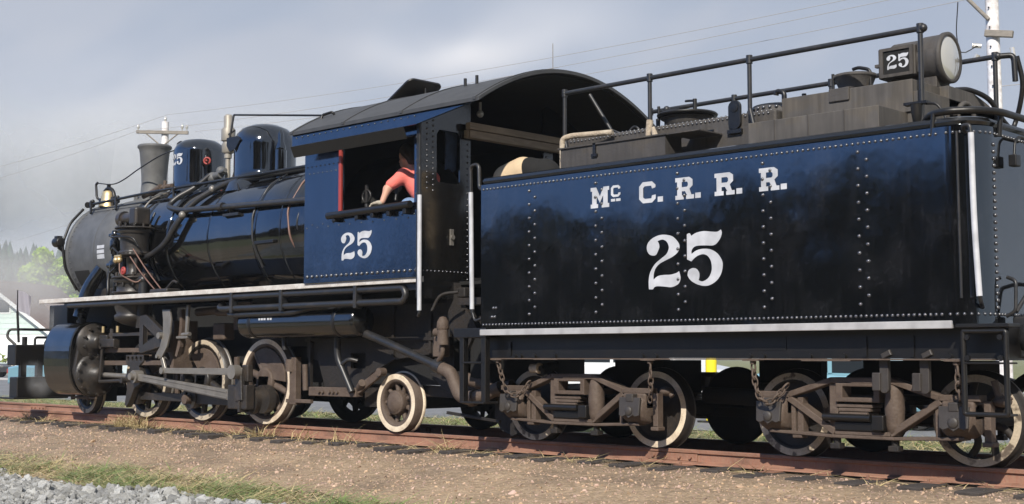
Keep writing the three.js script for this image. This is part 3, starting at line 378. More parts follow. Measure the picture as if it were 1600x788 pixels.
// ------------------------------------------------------------------ locomotive
{
  const t = thing('steam_locomotive', 'black and blue steam locomotive with white edged running board and cab numbered 25', 'locomotive', -8, 0, 0);
  const BY = 2.74;
  const ring = (x, R, w, h = 0.01) => latheX([[R - 0.02, -w / 2], [R + h, -w / 2], [R + h, w / 2], [R - 0.02, w / 2]], x, BY, 0, 64);
  const on = (x, a, R) => [x, BY + R * Math.cos(a), R * Math.sin(a)];               // a measured from the top towards the camera
  // boiler and smokebox
  const jk = part('boiler', latheX([[0.001, -10.82], [0.93, -10.82], [0.945, -10.8], [0.955, -7.1], [0.975, -7.05], [0.985, -5.2], [0.001, -5.2]], 0, BY, 0, 96), M.jacket, t);
  part('jacket_band', [ring(-10.75, 0.945, 0.06), ring(-10.2, 0.947, 0.04, 0.008), ring(-9.45, 0.95, 0.05), ring(-7.08, 0.975, 0.07), ring(-8.3, 0.952, 0.03, 0.005), ring(-6.45, 0.98, 0.03, 0.006)], M.jacket, jk);
  part('access_plate', [latheX([[0.985, -0.2], [1.0, -0.2], [1.0, 0.2], [0.985, 0.2]], 0, 0, 0, 24).scale(1, 1, 1).rotateX(0).translate(-6.8, BY, 0)].map(() => box(-7.0, -6.55, 2.55, 2.6, 0.95, 1.02, 0.01)), M.satin, jk);
  const sb = part('smokebox', latheX([[0.001, -12.72], [0.84, -12.72], [0.9, -12.69], [0.905, -11.85], [0.915, -11.84], [0.915, -11.78], [0.905, -11.77], [0.905, -10.8], [0.001, -10.8]], 0, BY, 0, 96), M.smoke, t);
  part('smokebox_front', [latheX([[0.001, -0.14], [0.2, -0.13], [0.55, -0.06], [0.72, 0], [0.001, 0]], -12.72, BY, 0, 48), latheX([[0.86, -0.05], [0.915, -0.05], [0.915, 0.03], [0.86, 0.03]], -12.72, BY, 0, 64), ...row(18, (f) => rod([-12.8, BY + 0.8 * Math.cos(f * 5.93), 0.8 * Math.sin(f * 5.93)], [-12.7, BY + 0.8 * Math.cos(f * 5.93), 0.8 * Math.sin(f * 5.93)], 0.03, 0.03, 6))], M.smoke, sb);
  part('patch_plate', new THREE.CylinderGeometry(0.908, 0.908, 0.5, 12, 1, true, -0.78, 0.42).rotateZ(Math.PI / 2).translate(-12.28, BY, 0), M.soot, sb);
  const lbl = part('stencil', [[0.02, 0.08], [-0.07, -0.005], [-0.17, -0.09]].map(([a, b]) => new THREE.CylinderGeometry(0.909, 0.909, 0.24, 4, 1, true, a, b - a).rotateZ(Math.PI / 2).translate(-11.55, BY, 0)), M.white, sb, 'small block of white stencil lines');
  part('smokebox_rivets', row(26, (f) => { const a = 0.1 + f * 2.6, p = on(-12.62, a, 0.902); return new THREE.SphereGeometry(0.014, 6, 4).translate(...p); }), M.smoke, sb); stuff(sb.children[sb.children.length - 1]);
  // stack, bell, domes, valves
  const st = part('smokestack', latheY([[0.4, 3.5], [0.36, 3.58], [0.28, 3.66], [0.222, 3.76], [0.21, 3.9], [0.215, 4.05], [0.232, 4.25], [0.25, 4.44], [0.262, 4.51], [0.288, 4.535], [0.288, 4.57], [0.27, 4.585], [0.23, 4.58], [0.2, 4.3], [0.19, 3.7]], -11.43, 0, 0, 48), M.stack, t);
  part('stack_bolts', row(8, (f) => rod([-11.43 + 0.32 * Math.cos(f * 5.5), 3.6, 0.32 * Math.sin(f * 5.5)], [-11.43 + 0.32 * Math.cos(f * 5.5), 3.71, 0.32 * Math.sin(f * 5.5)], 0.025, 0.025, 6)), M.stack, st);
  const bx = -12.42, bz = 0.3;
  const br = part('bell_bracket', [new THREE.TorusGeometry(0.2, 0.034, 8, 20, Math.PI).translate(bx, 3.7, bz), box(bx - 0.25, bx - 0.15, 3.45, 3.74, bz - 0.06, bz + 0.06, 0.02), box(bx + 0.15, bx + 0.25, 3.45, 3.74, bz - 0.05, bz + 0.05, 0.01), box(bx + 0.15, bx + 0.3, 3.62, 3.7, bz - 0.06, bz + 0.06, 0.02), rod([bx, 3.92, bz], [bx, 3.97, bz], 0.035), pipe([[bx - 0.18, 3.66, bz], [bx - 0.32, 3.76, bz + 0.05], [bx - 0.36, 4.0, bz + 0.05], [bx - 0.3, 4.02, bz + 0.05]], 0.022, 0.04)], M.satin, t);
  part('bell', latheY([[0.05, 3.86], [0.1, 3.84], [0.12, 3.76], [0.13, 3.66], [0.165, 3.57], [0.155, 3.56], [0.11, 3.66], [0.001, 3.82]], bx, 0, bz, 28), M.brass, br);
  part('bell_rope', hose([[bx - 0.34, 4.02, bz + 0.05], [-12.2, 3.95, 0.35], [-11.7, 3.98, 0.42], [-11.2, 4.12, 0.42], [-10.6, 4.3, 0.35], [-10.05, 4.36, 0.3]], 0.011, 40, 6), M.satin, t);
  const sd = part('sand_dome', latheY([[0.56, 3.5], [0.5, 3.62], [0.435, 3.7], [0.425, 3.78], [0.425, 4.3], [0.42, 4.34], [0.38, 4.42], [0.28, 4.49], [0.14, 4.52], [0.001, 4.53]], -10.02, 0, 0, 56), M.jacket, t);
  part('dome_lid_handle', [pipe([[-10.33, 4.37, 0.22], [-10.36, 4.47, 0.22], [-10.24, 4.5, 0.22], [-10.18, 4.44, 0.22]], 0.016, 0.03)], M.satin, sd);
  { // 25 wrapped round the sand dome's side
    const R = 0.428;
    for (const g of number25(-0.4, 0.3, 4.06, 4.25, 0, 0.003)) {
      const gg = flat(g), p = gg.attributes.position; for (let i = 0; i < p.count; i++) { const a = p.getX(i), r = R + p.getZ(i), y = p.getY(i); p.setXYZ(i, -10.02 + Math.sin(a) * r, y, Math.cos(a) * r); }
      gg.computeVertexNormals(); part('number', gg, M.white, sd);
    }
  }
  part('sander_valve', [new THREE.TorusGeometry(0.05, 0.016, 6, 16).rotateY(0.7).translate(-9.5, 4.1, 0.2), rod([-9.58, 4.1, 0.12], [-9.45, 4.1, 0.25], 0.014)], M.red, sd);
  part('steam_dome', latheY([[0.66, 3.46], [0.6, 3.6], [0.5, 3.7], [0.478, 3.8], [0.478, 4.2], [0.474, 4.26], [0.44, 4.38], [0.36, 4.47], [0.22, 4.53], [0.001, 4.56]], -8.2, 0, 0, 56), M.jacket, t);
  const pv = part('safety_valve', [rod([-9.03, 3.6, 0.12], [-9.03, 4.18, 0.12], 0.045, 0.04), rod([-9.03, 4.1, 0.12], [-9.03, 4.2, 0.12], 0.06), latheY([[0.06, 4.17], [0.1, 4.2], [0.1, 4.33], [0.085, 4.34], [0.085, 4.38], [0.112, 4.38], [0.112, 4.56], [0.075, 4.6], [0.075, 4.77], [0.05, 4.8], [0.001, 4.8]], -9.03, 0, 0.12, 20)], M.valve, t);
  part('safety_valve', [rod([-7.52, 3.6, 0.2], [-7.52, 4.06, 0.2], 0.09), latheY([[0.07, 4.06], [0.08, 4.1], [0.05, 4.18], [0.045, 4.3], [0.02, 4.36], [0.001, 4.36]], -7.52, 0, 0.2, 16)], M.jacket, t);
  part('whistle_rod', [pipe([[-8.65, 4.35, 0.35], [-8.62, 4.72, 0.3], [-8.6, 4.72, 0.3], [-5.3, 4.3, 0.2]], 0.016, 0.04, 6), rod([-9.0, 4.47, 0.15], [-8.6, 4.47, 0.3], 0.015)], M.satin, t);
  part('dome_cock', [ext(poly([[-0.16, 0.12], [0.12, 0.12], [0.2, 0.06], [0.06, -0.08], [-0.08, -0.1], [-0.16, 0]]), 0, 0.03).translate(-8.35, 4.2, 0.47)], M.satin, t);
  part('check_valve', [rod([-9.35, 3.78, 0.25], [-8.95, 3.82, 0.3], 0.075, 0.06), new THREE.SphereGeometry(0.1, 12, 8).translate(-9.2, 3.78, 0.28), new THREE.SphereGeometry(0.08, 12, 8).translate(-9.02, 3.88, 0.25), rod([-9.05, 3.84, 0.3], [-8.75, 3.86, 0.35], 0.035)], M.stack, t);
  // hand rail along the boiler with stanchions
  const A = 0.52, hrl = part('boiler_handrail', pipe([[-12.86, BY + 0.9, 0.42], on(-12.6, 0.55, 1.02), on(-10.6, A, 1.06), on(-5.2, A, 1.08)], 0.024, 0.2), M.satin, t);
  for (const x of [-12.55, -11.7, -9.9, -8.1, -6.3]) part('stanchion', [rod(on(x - 0.06, A, 1.07), on(x + 0.14, A + 0.22, 0.94), 0.022), new THREE.SphereGeometry(0.036, 8, 6).translate(...on(x, A, 1.06))], M.satin, hrl);
  part('headlight_conduit', [pipe([on(-12.8, 0.62, 0.98), on(-12.78, 1.0, 0.98), on(-12.78, 1.4, 0.97), on(-12.75, 1.85, 0.95), on(-12.7, 2.3, 0.95)], 0.024, 0.1), rod([-12.86, 3.64, 0.36], [-12.8, 3.62, 0.5], 0.055), rod(on(-12.5, 0.66, 0.96), on(-9.95, 0.7, 0.97), 0.012)], M.satin, t);
  const ml = part('marker_lamp', [latheX([[0.001, -0.1], [0.075, -0.1], [0.085, -0.08], [0.085, 0.08], [0.06, 0.1], [0.001, 0.1]], -12.84, 2.93, 1.0, 18), rod([-12.84, 2.85, 1.0], [-12.8, 2.75, 0.88], 0.03), box(-12.9, -12.78, 3.0, 3.04, 0.95, 1.05, 0.01)], M.satin, t);
  part('marker_lens', latheX([[0.001, -0.125], [0.05, -0.115], [0.068, -0.1], [0.001, -0.1]], -12.84, 2.93, 1.0, 18), M.lens, ml);
  // boiler piping
  part('feed_pipe', [pipe([[-9.2, 3.82, 0.34], on(-9.35, 0.5, 1.02), on(-9.5, 0.8, 1.03), on(-9.55, 0.98, 1.04), on(-9.35, 1.06, 1.05), on(-9.0, 1.12, 1.05), on(-5.22, 1.24, 1.04)], 0.045, 0.12), rod(on(-8.0, 1.15, 1.05), on(-7.88, 1.15, 1.05), 0.065), rod(on(-7.75, 1.2, 0.96), on(-7.7, 1.15, 1.04), 0.04), box(-7.9, -7.5, 3.02, 3.06, 0.9, 0.96)], M.pipe, t);
  part('steam_pipe', pipe([[-5.22, 3.76, 0.3], on(-6.6, 0.36, 1.01), on(-8.0, 0.5, 1.02), on(-8.45, 0.58, 1.03), on(-8.85, 0.98, 1.04), on(-9.05, 1.35, 1.06), on(-9.25, 1.62, 1.08), on(-9.7, 1.78, 1.12), on(-10.15, 1.8, 1.16)], 0.05, 0.2), M.pipe, t);
  part('clip', [on(-8.6, 0.72, 1.03), on(-8.95, 1.2, 1.05), on(-8.3, 0.5, 1.02)].map((p) => new THREE.SphereGeometry(0.062, 8, 6).translate(...p)), M.steel, t);
  const cond = (x, pts, r, m) => part('conduit', pipe(pts.map(([dx, a]) => on(x + dx, a, 1.0)), r, 0.1, 6), m, t);
  cond(-7.05, [[-0.0, 0.3], [-0.02, 0.8], [-0.08, 1.3], [-0.04, 1.7], [0.05, 2.1]], 0.018, M.pipe);
  cond(-6.2, [[0.1, 0.4], [-0.05, 0.8], [-0.1, 1.3], [0.0, 1.7], [0.18, 2.3]], 0.016, M.copper);
  cond(-6.0, [[0.1, 0.4], [-0.02, 0.9], [-0.05, 1.5], [0, 2.2]], 0.014, M.pipe);
  cond(-10.45, [[0.05, 0.2], [0.0, 0.7], [-0.03, 1.2], [0, 1.5]], 0.018, M.steel);
  cond(-9.95, [[0.02, 1.05], [0, 1.3], [0.0, 1.7], [0.1, 2.2]], 0.018, M.pipe);
  part('top_pipe', [pipe([[-11.0, 3.62, 0.45], [-10.7, 3.7, 0.42], [-10.45, 3.74, 0.4], [-10.2, 3.74, 0.4]], 0.04, 0.1), rod([-10.75, 3.66, 0.44], [-10.5, 3.74, 0.42], 0.06), rod([-10.4, 3.7, 0.42], [-10.38, 3.84, 0.42], 0.03)], M.brown, t);
  const sp1 = part('delivery_pipe', pipe([[-11.6, 2.42, 0.84], [-11.75, 2.1, 1.0], [-11.8, 1.6, 1.12]], 0.115, 0.15, 16), M.enamel, t);
  // running board
  part('running_board', [box(-12.55, -5.2, 1.855, 1.9, 0.85, 1.43), box(-12.55, -5.2, 1.855, 1.9, -1.43, -0.85), box(-5.2, -2.95, 1.86, 1.9, -1.45, 1.45)], M.satin, t);
  part('white_edge', [bar([-12.56, 1.875, 1.447], [-2.93, 1.875, 1.462], 0.068, 0.028)], M.edge, t);
  part('edge_angle', [box(-11.8, -2.95, 1.755, 1.838, 1.38, 1.40)], M.satin, t);
  const hp = part('cooling_pipe', [pipe([[-11.6, 1.785, 1.42], [-3.33, 1.785, 1.42], [-3.28, 1.7, 1.42], [-3.33, 1.625, 1.42], [-7.2, 1.625, 1.42], [-7.28, 1.66, 1.4], [-7.3, 1.7, 1.3]], 0.043, 0.07), pipe([[-7.05, 1.62, 1.3], [-7.1, 1.55, 1.36], [-6.9, 1.535, 1.38], [-5.6, 1.54, 1.38], [-5.2, 1.6, 1.33], [-4.7, 1.56, 1.2]], 0.04, 0.1)], M.pipe, t);
  part('pipe_clamp', [-6.9, -5.75, -4.2].map((x) => box(x - 0.03, x + 0.03, 1.56, 1.85, 1.36, 1.472, 0.01)), M.pipe, hp);
  // main air reservoir
  const ar = part('air_reservoir', latheX([[0.001, -6.95], [0.13, -6.93], [0.19, -6.88], [0.2, -6.82], [0.2, -4.42], [0.19, -4.38], [0.16, -4.36], [0.001, -4.3]], 0, 1.41, 1.18, 40), M.black, t);
  part('strap', [-6.6, -4.75].map((x) => latheX([[0.19, -0.03], [0.206, -0.03], [0.206, 0.03], [0.19, 0.03]], x, 1.41, 1.18, 40)), M.satin, ar);
  part('chalk_mark', [0, 0.06, 0.12, 0.2, 0.26].map((x) => box(-6.36 + x, -6.32 + x, 1.45, 1.478, 1.374, 1.38)), M.white, ar);
  // air pump on the running board
  const px = -10.02, pz = 1.16;
  const ap = part('air_pump', [latheY([[0.001, 3.0], [0.2, 3.0], [0.27, 2.98], [0.27, 2.9], [0.23, 2.89], [0.22, 2.62], [0.24, 2.58], [0.27, 2.57], [0.27, 2.52], [0.12, 2.5], [0.12, 2.25], [0.25, 2.22], [0.31, 2.2], [0.31, 2.12], [0.26, 2.1], [0.26, 1.98], [0.3, 1.96], [0.3, 1.9], [0.001, 1.9]], px, 0, pz, 24), latheY([[0.3, 1.82], [0.28, 1.7], [0.25, 1.62], [0.29, 1.6], [0.28, 1.52], [0.16, 1.46], [0.001, 1.42]], px, 0, pz, 24), rod([px + 0.28, 1.4, pz], [px + 0.28, 2.25, pz], 0.1), rod([px + 0.3, 1.25, pz], [px + 0.3, 1.42, pz], 0.05)], M.iron, t);
  part('pump_head', [rod([px - 0.32, 3.14, pz], [px + 0.1, 3.14, pz], 0.1, 0.1, 14), rod([px - 0.4, 3.14, pz], [px - 0.3, 3.14, pz], 0.13, 0.13, 14), box(px + 0.02, px + 0.24, 3.0, 3.3, pz - 0.14, pz + 0.14, 0.05), rod([px - 0.28, 2.95, pz + 0.1], [px - 0.28, 3.1, pz + 0.1], 0.03)], M.iron, ap);
  part('pump_bolt', row(11, (f) => { const a = f * 5.7; return [rod([px + 0.25 * Math.cos(a), 2.96, pz + 0.25 * Math.sin(a)], [px + 0.25 * Math.cos(a), 3.04, pz + 0.25 * Math.sin(a)], 0.022, 0.022, 6), rod([px + 0.28 * Math.cos(a), 2.06, pz + 0.28 * Math.sin(a)], [px + 0.28 * Math.cos(a), 2.27, pz + 0.28 * Math.sin(a)], 0.02, 0.02, 6)]; }), M.iron, ap);
  part('pump_bracket', [box(px - 0.72, px - 0.3, 2.88, 2.93, pz - 0.12, pz + 0.06, 0.01), box(px - 0.7, px - 0.26, 2.2, 2.24, pz - 0.1, pz + 0.06, 0.01), rod([px - 0.42, 1.9, pz], [px - 0.42, 2.95, pz - 0.05], 0.035), rod([px - 0.66, 1.9, pz - 0.05], [px - 0.66, 2.95, pz - 0.05], 0.03)], M.black, ap);
  part('governor', [latheY([[0.001, 2.98], [0.05, 2.97], [0.06, 2.9], [0.045, 2.86], [0.08, 2.8], [0.085, 2.66], [0.05, 2.62], [0.05, 2.5], [0.085, 2.47], [0.085, 2.32], [0.04, 2.28], [0.001, 2.26]], px - 0.54, 0, pz + 0.04, 16), rod([px - 0.78, 2.42, pz], [px - 0.5, 2.42, pz], 0.055, 0.055, 12), rod([px - 0.54, 2.56, pz + 0.04], [px - 0.2, 2.56, pz + 0.1], 0.022)], M.black, ap);
  part('pump_pipe', [hose([[px - 0.54, 2.9, pz + 0.08], [px - 0.3, 2.84, pz + 0.24], [px + 0.1, 2.82, pz + 0.26], [px + 0.3, 2.78, pz + 0.2], [px + 0.36, 2.66, pz + 0.15]], 0.018, 24, 6), hose([[px - 0.5, 2.6, pz + 0.12], [px - 0.25, 2.66, pz + 0.24], [px, 2.56, pz + 0.27]], 0.014, 16, 6), hose([[px - 0.6, 2.3, pz + 0.08], [px - 0.35, 2.28, pz + 0.22], [px - 0.12, 2.34, pz + 0.26]], 0.016, 16, 6), hose([[px - 0.72, 2.36, pz + 0.02], [px - 0.62, 2.15, pz + 0.1], [px - 0.58, 1.95, pz + 0.12], [px - 0.64, 1.9, pz + 0.1]], 0.026, 16, 8)], M.satin, ap);
  part('pump_flange', [latheY([[0.2, 2.955], [0.31, 2.955], [0.31, 2.985], [0.2, 2.985], [0.2, 2.955]], px, 0, pz, 28), latheY([[0.2, 2.56], [0.27, 2.56], [0.27, 2.585], [0.2, 2.585], [0.2, 2.56]], px, 0, pz, 28), latheY([[0.25, 2.17], [0.34, 2.17], [0.34, 2.205], [0.25, 2.205], [0.25, 2.17]], px, 0, pz, 28), latheY([[0.22, 1.94], [0.33, 1.94], [0.33, 1.965], [0.22, 1.965], [0.22, 1.94]], px, 0, pz, 28), ...[-0.18, 0.18].map((d) => rod([px + d, 2.2, pz + 0.08], [px + d, 2.56, pz + 0.08], 0.035))], M.iron, ap);
  part('lubricator', [new THREE.SphereGeometry(0.05, 10, 8).translate(px - 0.08, 2.46, pz + 0.27), new THREE.SphereGeometry(0.05, 10, 8).translate(px + 0.02, 2.46, pz + 0.27), rod([px - 0.12, 2.52, pz + 0.27], [px + 0.06, 2.52, pz + 0.27], 0.02)], M.brass, ap);
  part('valve_wheel', [new THREE.TorusGeometry(0.045, 0.022, 6, 14).translate(px + 0.2, 2.28, pz + 0.3), new THREE.SphereGeometry(0.035, 8, 6).translate(px + 0.2, 2.28, pz + 0.3)], M.red, ap);
  part('copper_pipe', [hose([[px + 0.02, 2.42, pz + 0.27], [px + 0.1, 2.25, pz + 0.3], [px + 0.28, 2.16, pz + 0.28], [px + 0.45, 2.1, pz + 0.2], [px + 0.5, 2.22, pz + 0.1]], 0.013, 20, 6), hose([[px + 0.3, 2.62, pz + 0.2], [px + 0.6, 2.3, pz + 0.15], [px + 1.0, 1.95, pz + 0.1]], 0.012, 12, 6), hose([[px + 0.25, 2.5, pz + 0.22], [px + 0.5, 2.25, pz + 0.18], [px + 0.9, 1.95, pz + 0.15]], 0.012, 12, 6)], M.copper, ap);
  part('elbow_valve', [new THREE.SphereGeometry(0.08, 10, 8).translate(px + 0.45, 2.14, pz + 0.1), rod([px + 0.45, 1.9, pz + 0.1], [px + 0.45, 2.1, pz + 0.1], 0.07), rod([px + 0.35, 2.14, pz + 0.1], [px + 0.25, 2.14, pz + 0.1], 0.04)], M.pipe, ap);
  part('oil_can_hook', [box(-9.25, -8.75, 1.9, 1.98, 1.1, 1.35, 0.03), pipe([[-9.0, 1.98, 1.2], [-8.8, 2.1, 1.2], [-8.7, 2.06, 1.2]], 0.02, 0.04)], M.iron, t);
  // cylinders
  const hull = (r1, y1, r2, y2, zc) => { const s = new THREE.Shape(), n = 16, p = []; for (let i = 0; i <= n; i++) { const a = Math.PI * i / n - Math.PI * 0.0; p.push([-(zc + r1 * Math.cos(a)), y1 + r1 * Math.sin(a)]); } for (let i = 0; i <= n; i++) { const a = Math.PI + Math.PI * i / n; p.push([-(zc + r2 * Math.cos(a)), y2 + r2 * Math.sin(a)]); } return poly(p); };
  const cylinders = (s) => {
    const zc = 1.12 * s;
    const se = []; for (let k = 0; k < 48; k++) { const a = k / 48 * Math.PI * 2, ca = Math.cos(a), sa = Math.sin(a), e = 0.78; se.push([-(zc + 0.42 * Math.sign(ca) * Math.abs(ca) ** e), 0.92 + 0.6 * Math.sign(sa) * Math.abs(sa) ** e]); }
    const c = part('cylinder', extX(poly(se), -12.2, -11.32, 0.02), M.enamel, t);
    part('cylinder_end', [extX(hull(0.29, 1.17, 0.37, 0.74, zc), -11.32, -11.24, 0.02), latheX([[0.3, 0], [0.3, 0.05], [0.22, 0.06], [0.2, 0.1], [0.13, 0.11], [0.12, 0.22], [0.06, 0.23], [0.001, 0.23]], -11.25, 1.19, zc + 0.04 * s, 28), latheX([[0.36, 0], [0.36, 0.05], [0.3, 0.08], [0.14, 0.1], [0.12, 0.22], [0.001, 0.22]], -11.25, 0.66, zc, 28)], M.iron, c);
    part('stud', [...row(14, (f) => rod([-11.25, 0.66 + 0.32 * Math.cos(f * 5.83), zc + 0.32 * Math.sin(f * 5.83)], [-11.14, 0.66 + 0.32 * Math.cos(f * 5.83), zc + 0.32 * Math.sin(f * 5.83)], 0.024, 0.024, 6)), ...row(10, (f) => rod([-11.2, 1.19 + 0.25 * Math.cos(f * 5.65), zc + 0.25 * Math.sin(f * 5.65)], [-11.12, 1.19 + 0.25 * Math.cos(f * 5.65), zc + 0.25 * Math.sin(f * 5.65)], 0.022, 0.022, 6))], M.iron, c);
    part('relief_valve', [rod([-11.75, 1.48, zc], [-11.75, 1.56, zc], 0.07), rod([-11.75, 1.56, zc], [-11.75, 1.66, zc], 0.05), latheY([[0.001, 1.72], [0.07, 1.71], [0.085, 1.66], [0.001, 1.64]], -11.75, 0, zc, 14)], M.iron, c);
    part('drain_pipe', [rod([-12.0, 0.28, zc], [-11.2, 0.28, zc], 0.02), rod([-11.95, 0.24, zc], [-11.95, 0.36, zc], 0.035), rod([-11.45, 0.24, zc], [-11.45, 0.36, zc], 0.035)], M.brown, c);
  };
  cylinders(1); cylinders(-1);
  part('saddle', [box(-12.2, -11.2, 1.0, 2.1, -0.8, 0.8, 0.05), extX(poly([[-0.95, 1.3], [-0.55, 2.1], [0.55, 2.1], [0.95, 1.3]]), -12.1, -11.25)], M.frame, t);
  // frame, firebox and ash pan
  part('main_frame', [box(-13.3, -2.6, 0.86, 1.06, 0.42, 0.54), box(-13.3, -2.6, 0.86, 1.06, -0.54, -0.42), box(-11.1, -5.9, 0.42, 0.52, 0.44, 0.54), box(-11.1, -5.9, 0.42, 0.52, -0.54, -0.42), ...[-10.9, -9.35, -7.75, -6.1].map((x) => box(x - 0.12, x + 0.12, 0.45, 0.9, 0.43, 0.55)), ...[-10.9, -9.35, -7.75, -6.1].map((x) => box(x - 0.12, x + 0.12, 0.45, 0.9, -0.55, -0.43)), box(-11.2, -5.5, 1.04, 1.8, -0.3, 0.3), box(-2.7, -2.45, 0.7, 1.25, -0.9, 0.9), box(-11.1, -7.6, 0.75, 1.1, -0.42, 0.42)], M.soot, t);
  part('firebox', [box(-7.4, -3.2, 1.1, 1.84, -0.75, 0.75), box(-5.75, -3.2, 0.6, 1.15, -0.7, 0.7)], M.soot, t);
  const pan = part('ash_pan', [ext(poly([[-6.0, 1.62], [-3.15, 1.62], [-3.15, 1.0], [-3.6, 0.98], [-4.2, 0.92], [-4.62, 0.74], [-4.9, 0.55], [-5.6, 0.55], [-5.75, 0.9], [-6.0, 0.95]], [rect(-5.05, -4.75, 0.8, 1.0)]), 0.78, 0.82), box(-6.0, -3.15, 1.16, 1.2, 0.82, 0.86), box(-5.9, -5.86, 0.55, 1.6, 0.82, 0.87), box(-4.2, -4.16, 0.95, 1.6, 0.82, 0.85), box(-3.5, -3.46, 1.0, 1.6, 0.82, 0.85)], M.frame, t);
  part('spring_rigging', [box(-5.75, -4.75, 0.43, 0.55, 0.85, 0.98, 0.01), bar([-4.8, 0.5, 0.92], [-4.35, 0.74, 0.92], 0.1, 0.05), rod([-4.3, 0.76, 0.88], [-4.3, 0.76, 0.98], 0.055), ...[-5.5, -5.42, -5.28, -5.2, -5.12].map((x) => bolt(x, 0.49, 0.98, 0.022, 0.03)), rod([-4.75, 0.55, 0.92], [-4.62, 0.62, 0.98], 0.05), bar([-6.15, 0.3, 0.9], [-6.15, 0.95, 0.9], 0.14, 0.1), bar([-6.3, 0.35, 0.92], [-5.75, 0.35, 0.92], 0.05, 0.06), rod([-5.85, 0.5, 0.95], [-5.87, 0.85, 0.95], 0.04), rod([-6.22, 0.75, 0.92], [-6.22, 0.92, 0.92], 0.08)], M.brown, t);
  part('blow_down_pipe', [pipe([[-5.05, 1.2, 1.05], [-5.05, 0.95, 1.05], [-4.78, 0.5, 1.02]], 0.045, 0.1), pipe([[-4.98, 0.84, 1.05], [-4.85, 0.93, 1.02], [-4.75, 0.9, 0.95]], 0.03, 0.06), rod([-6.15, 1.25, 1.1], [-6.13, 1.05, 1.1], 0.035)], M.pipe, t);
  part('delivery_line', [pipe([[-4.55, 1.3, 1.15], [-4.1, 1.17, 1.12], [-3.05, 0.84, 1.1]], 0.055, 0.1), rod([-3.1, 0.86, 1.1], [-2.98, 0.82, 1.1], 0.085)], M.pipe, t);
  part('feed_hose', [hose([[-3.0, 0.82, 1.1], [-2.84, 0.76, 1.1], [-2.75, 0.62, 1.1], [-2.66, 0.5, 1.1], [-2.5, 0.47, 1.08], [-2.3, 0.52, 1.05], [-2.1, 0.6, 1.0]], 0.08, 30, 12), hose([[-2.85, 0.7, 0.85], [-2.5, 0.62, 0.85], [-2.3, 0.56, 0.9], [-2.0, 0.62, 0.9]], 0.075, 20, 10), rod([-2.52, 0.46, 1.09], [-2.44, 0.48, 1.08], 0.095)], M.brown, t);
  part('injector', [rod([-2.92, 1.1, 1.15], [-2.92, 1.36, 1.15], 0.075, 0.06, 12), latheY([[0.001, 1.44], [0.04, 1.43], [0.07, 1.38], [0.08, 1.3], [0.06, 1.27]], -2.92, 0, 1.15, 12), rod([-3.05, 1.25, 1.15], [-2.9, 1.25, 1.15], 0.05), pipe([[-2.92, 1.12, 1.15], [-2.92, 0.98, 1.15], [-3.03, 0.9, 1.12], [-3.05, 0.84, 1.1]], 0.032, 0.07), box(-3.16, -2.95, 0.95, 1.2, 1.0, 1.1, 0.02)], M.brown, t);
  part('apron_plate', [ext(poly([[-3.1, 1.8], [-2.95, 1.86], [-2.55, 1.3], [-2.7, 1.05], [-3.0, 1.25]]), 0.85, 0.95), box(-3.1, -2.5, 1.15, 1.45, -0.7, 0.7), box(-2.95, -2.0, 1.63, 1.66, -0.7, 0.9), box(-2.5, -2.05, 1.56, 1.64, 0.9, 1.3), hose([[-2.9, 1.5, 1.35], [-2.8, 1.68, 1.3], [-2.6, 1.72, 1.2]], 0.02, 12), box(-2.74, -2.6, 1.66, 1.78, 0.95, 1.1, 0.02)], M.frame, t);
  // wheels
  const WH = (x, R, opt) => {
    const { spokes, w = 0.13, z1 = 0.85, rim, weight, pin, flangeRim } = opt, ri = R - 0.075, tr = ri - 0.05;
    for (const s of [1, -1]) {
      const near = s > 0, Zf = (z) => z * s;
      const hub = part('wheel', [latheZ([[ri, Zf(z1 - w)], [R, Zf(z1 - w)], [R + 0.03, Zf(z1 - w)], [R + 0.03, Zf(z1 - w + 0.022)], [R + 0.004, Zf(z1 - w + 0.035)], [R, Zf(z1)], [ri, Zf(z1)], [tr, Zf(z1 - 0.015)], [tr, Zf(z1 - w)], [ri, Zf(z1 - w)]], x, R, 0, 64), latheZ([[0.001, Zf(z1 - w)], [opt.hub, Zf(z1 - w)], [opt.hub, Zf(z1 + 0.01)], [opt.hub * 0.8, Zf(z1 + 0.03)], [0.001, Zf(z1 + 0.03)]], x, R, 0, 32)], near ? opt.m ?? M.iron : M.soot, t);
      if (near) part('tyre_face', latheZ([[ri + 0.006, z1 + 0.001], [R - 0.004, z1 + 0.001], [R - 0.004, z1 + 0.004], [ri + 0.006, z1 + 0.004], [ri + 0.006, z1 + 0.001]], x, R, 0, 64), rim, hub);
      if (near && flangeRim) part('flange_face', latheZ([[R + 0.028, z1 - w - 0.003], [R + 0.034, z1 - w - 0.003], [R + 0.034, z1 - w + 0.026], [R + 0.014, z1 - w + 0.03]], x, R, 0, 64), flangeRim, hub);
      for (let k = 0; k < spokes; k++) { const a = (k + 0.5) / spokes * Math.PI * 2; part('spoke', rod([x + Math.cos(a) * opt.hub * 0.9, R + Math.sin(a) * opt.hub * 0.9, Zf(z1 - w / 2)], [x + Math.cos(a) * (tr + 0.01), R + Math.sin(a) * (tr + 0.01), Zf(z1 - w / 2 + 0.02)], R * 0.1, R * 0.07, 7), near ? opt.m ?? M.iron : M.soot, hub); }
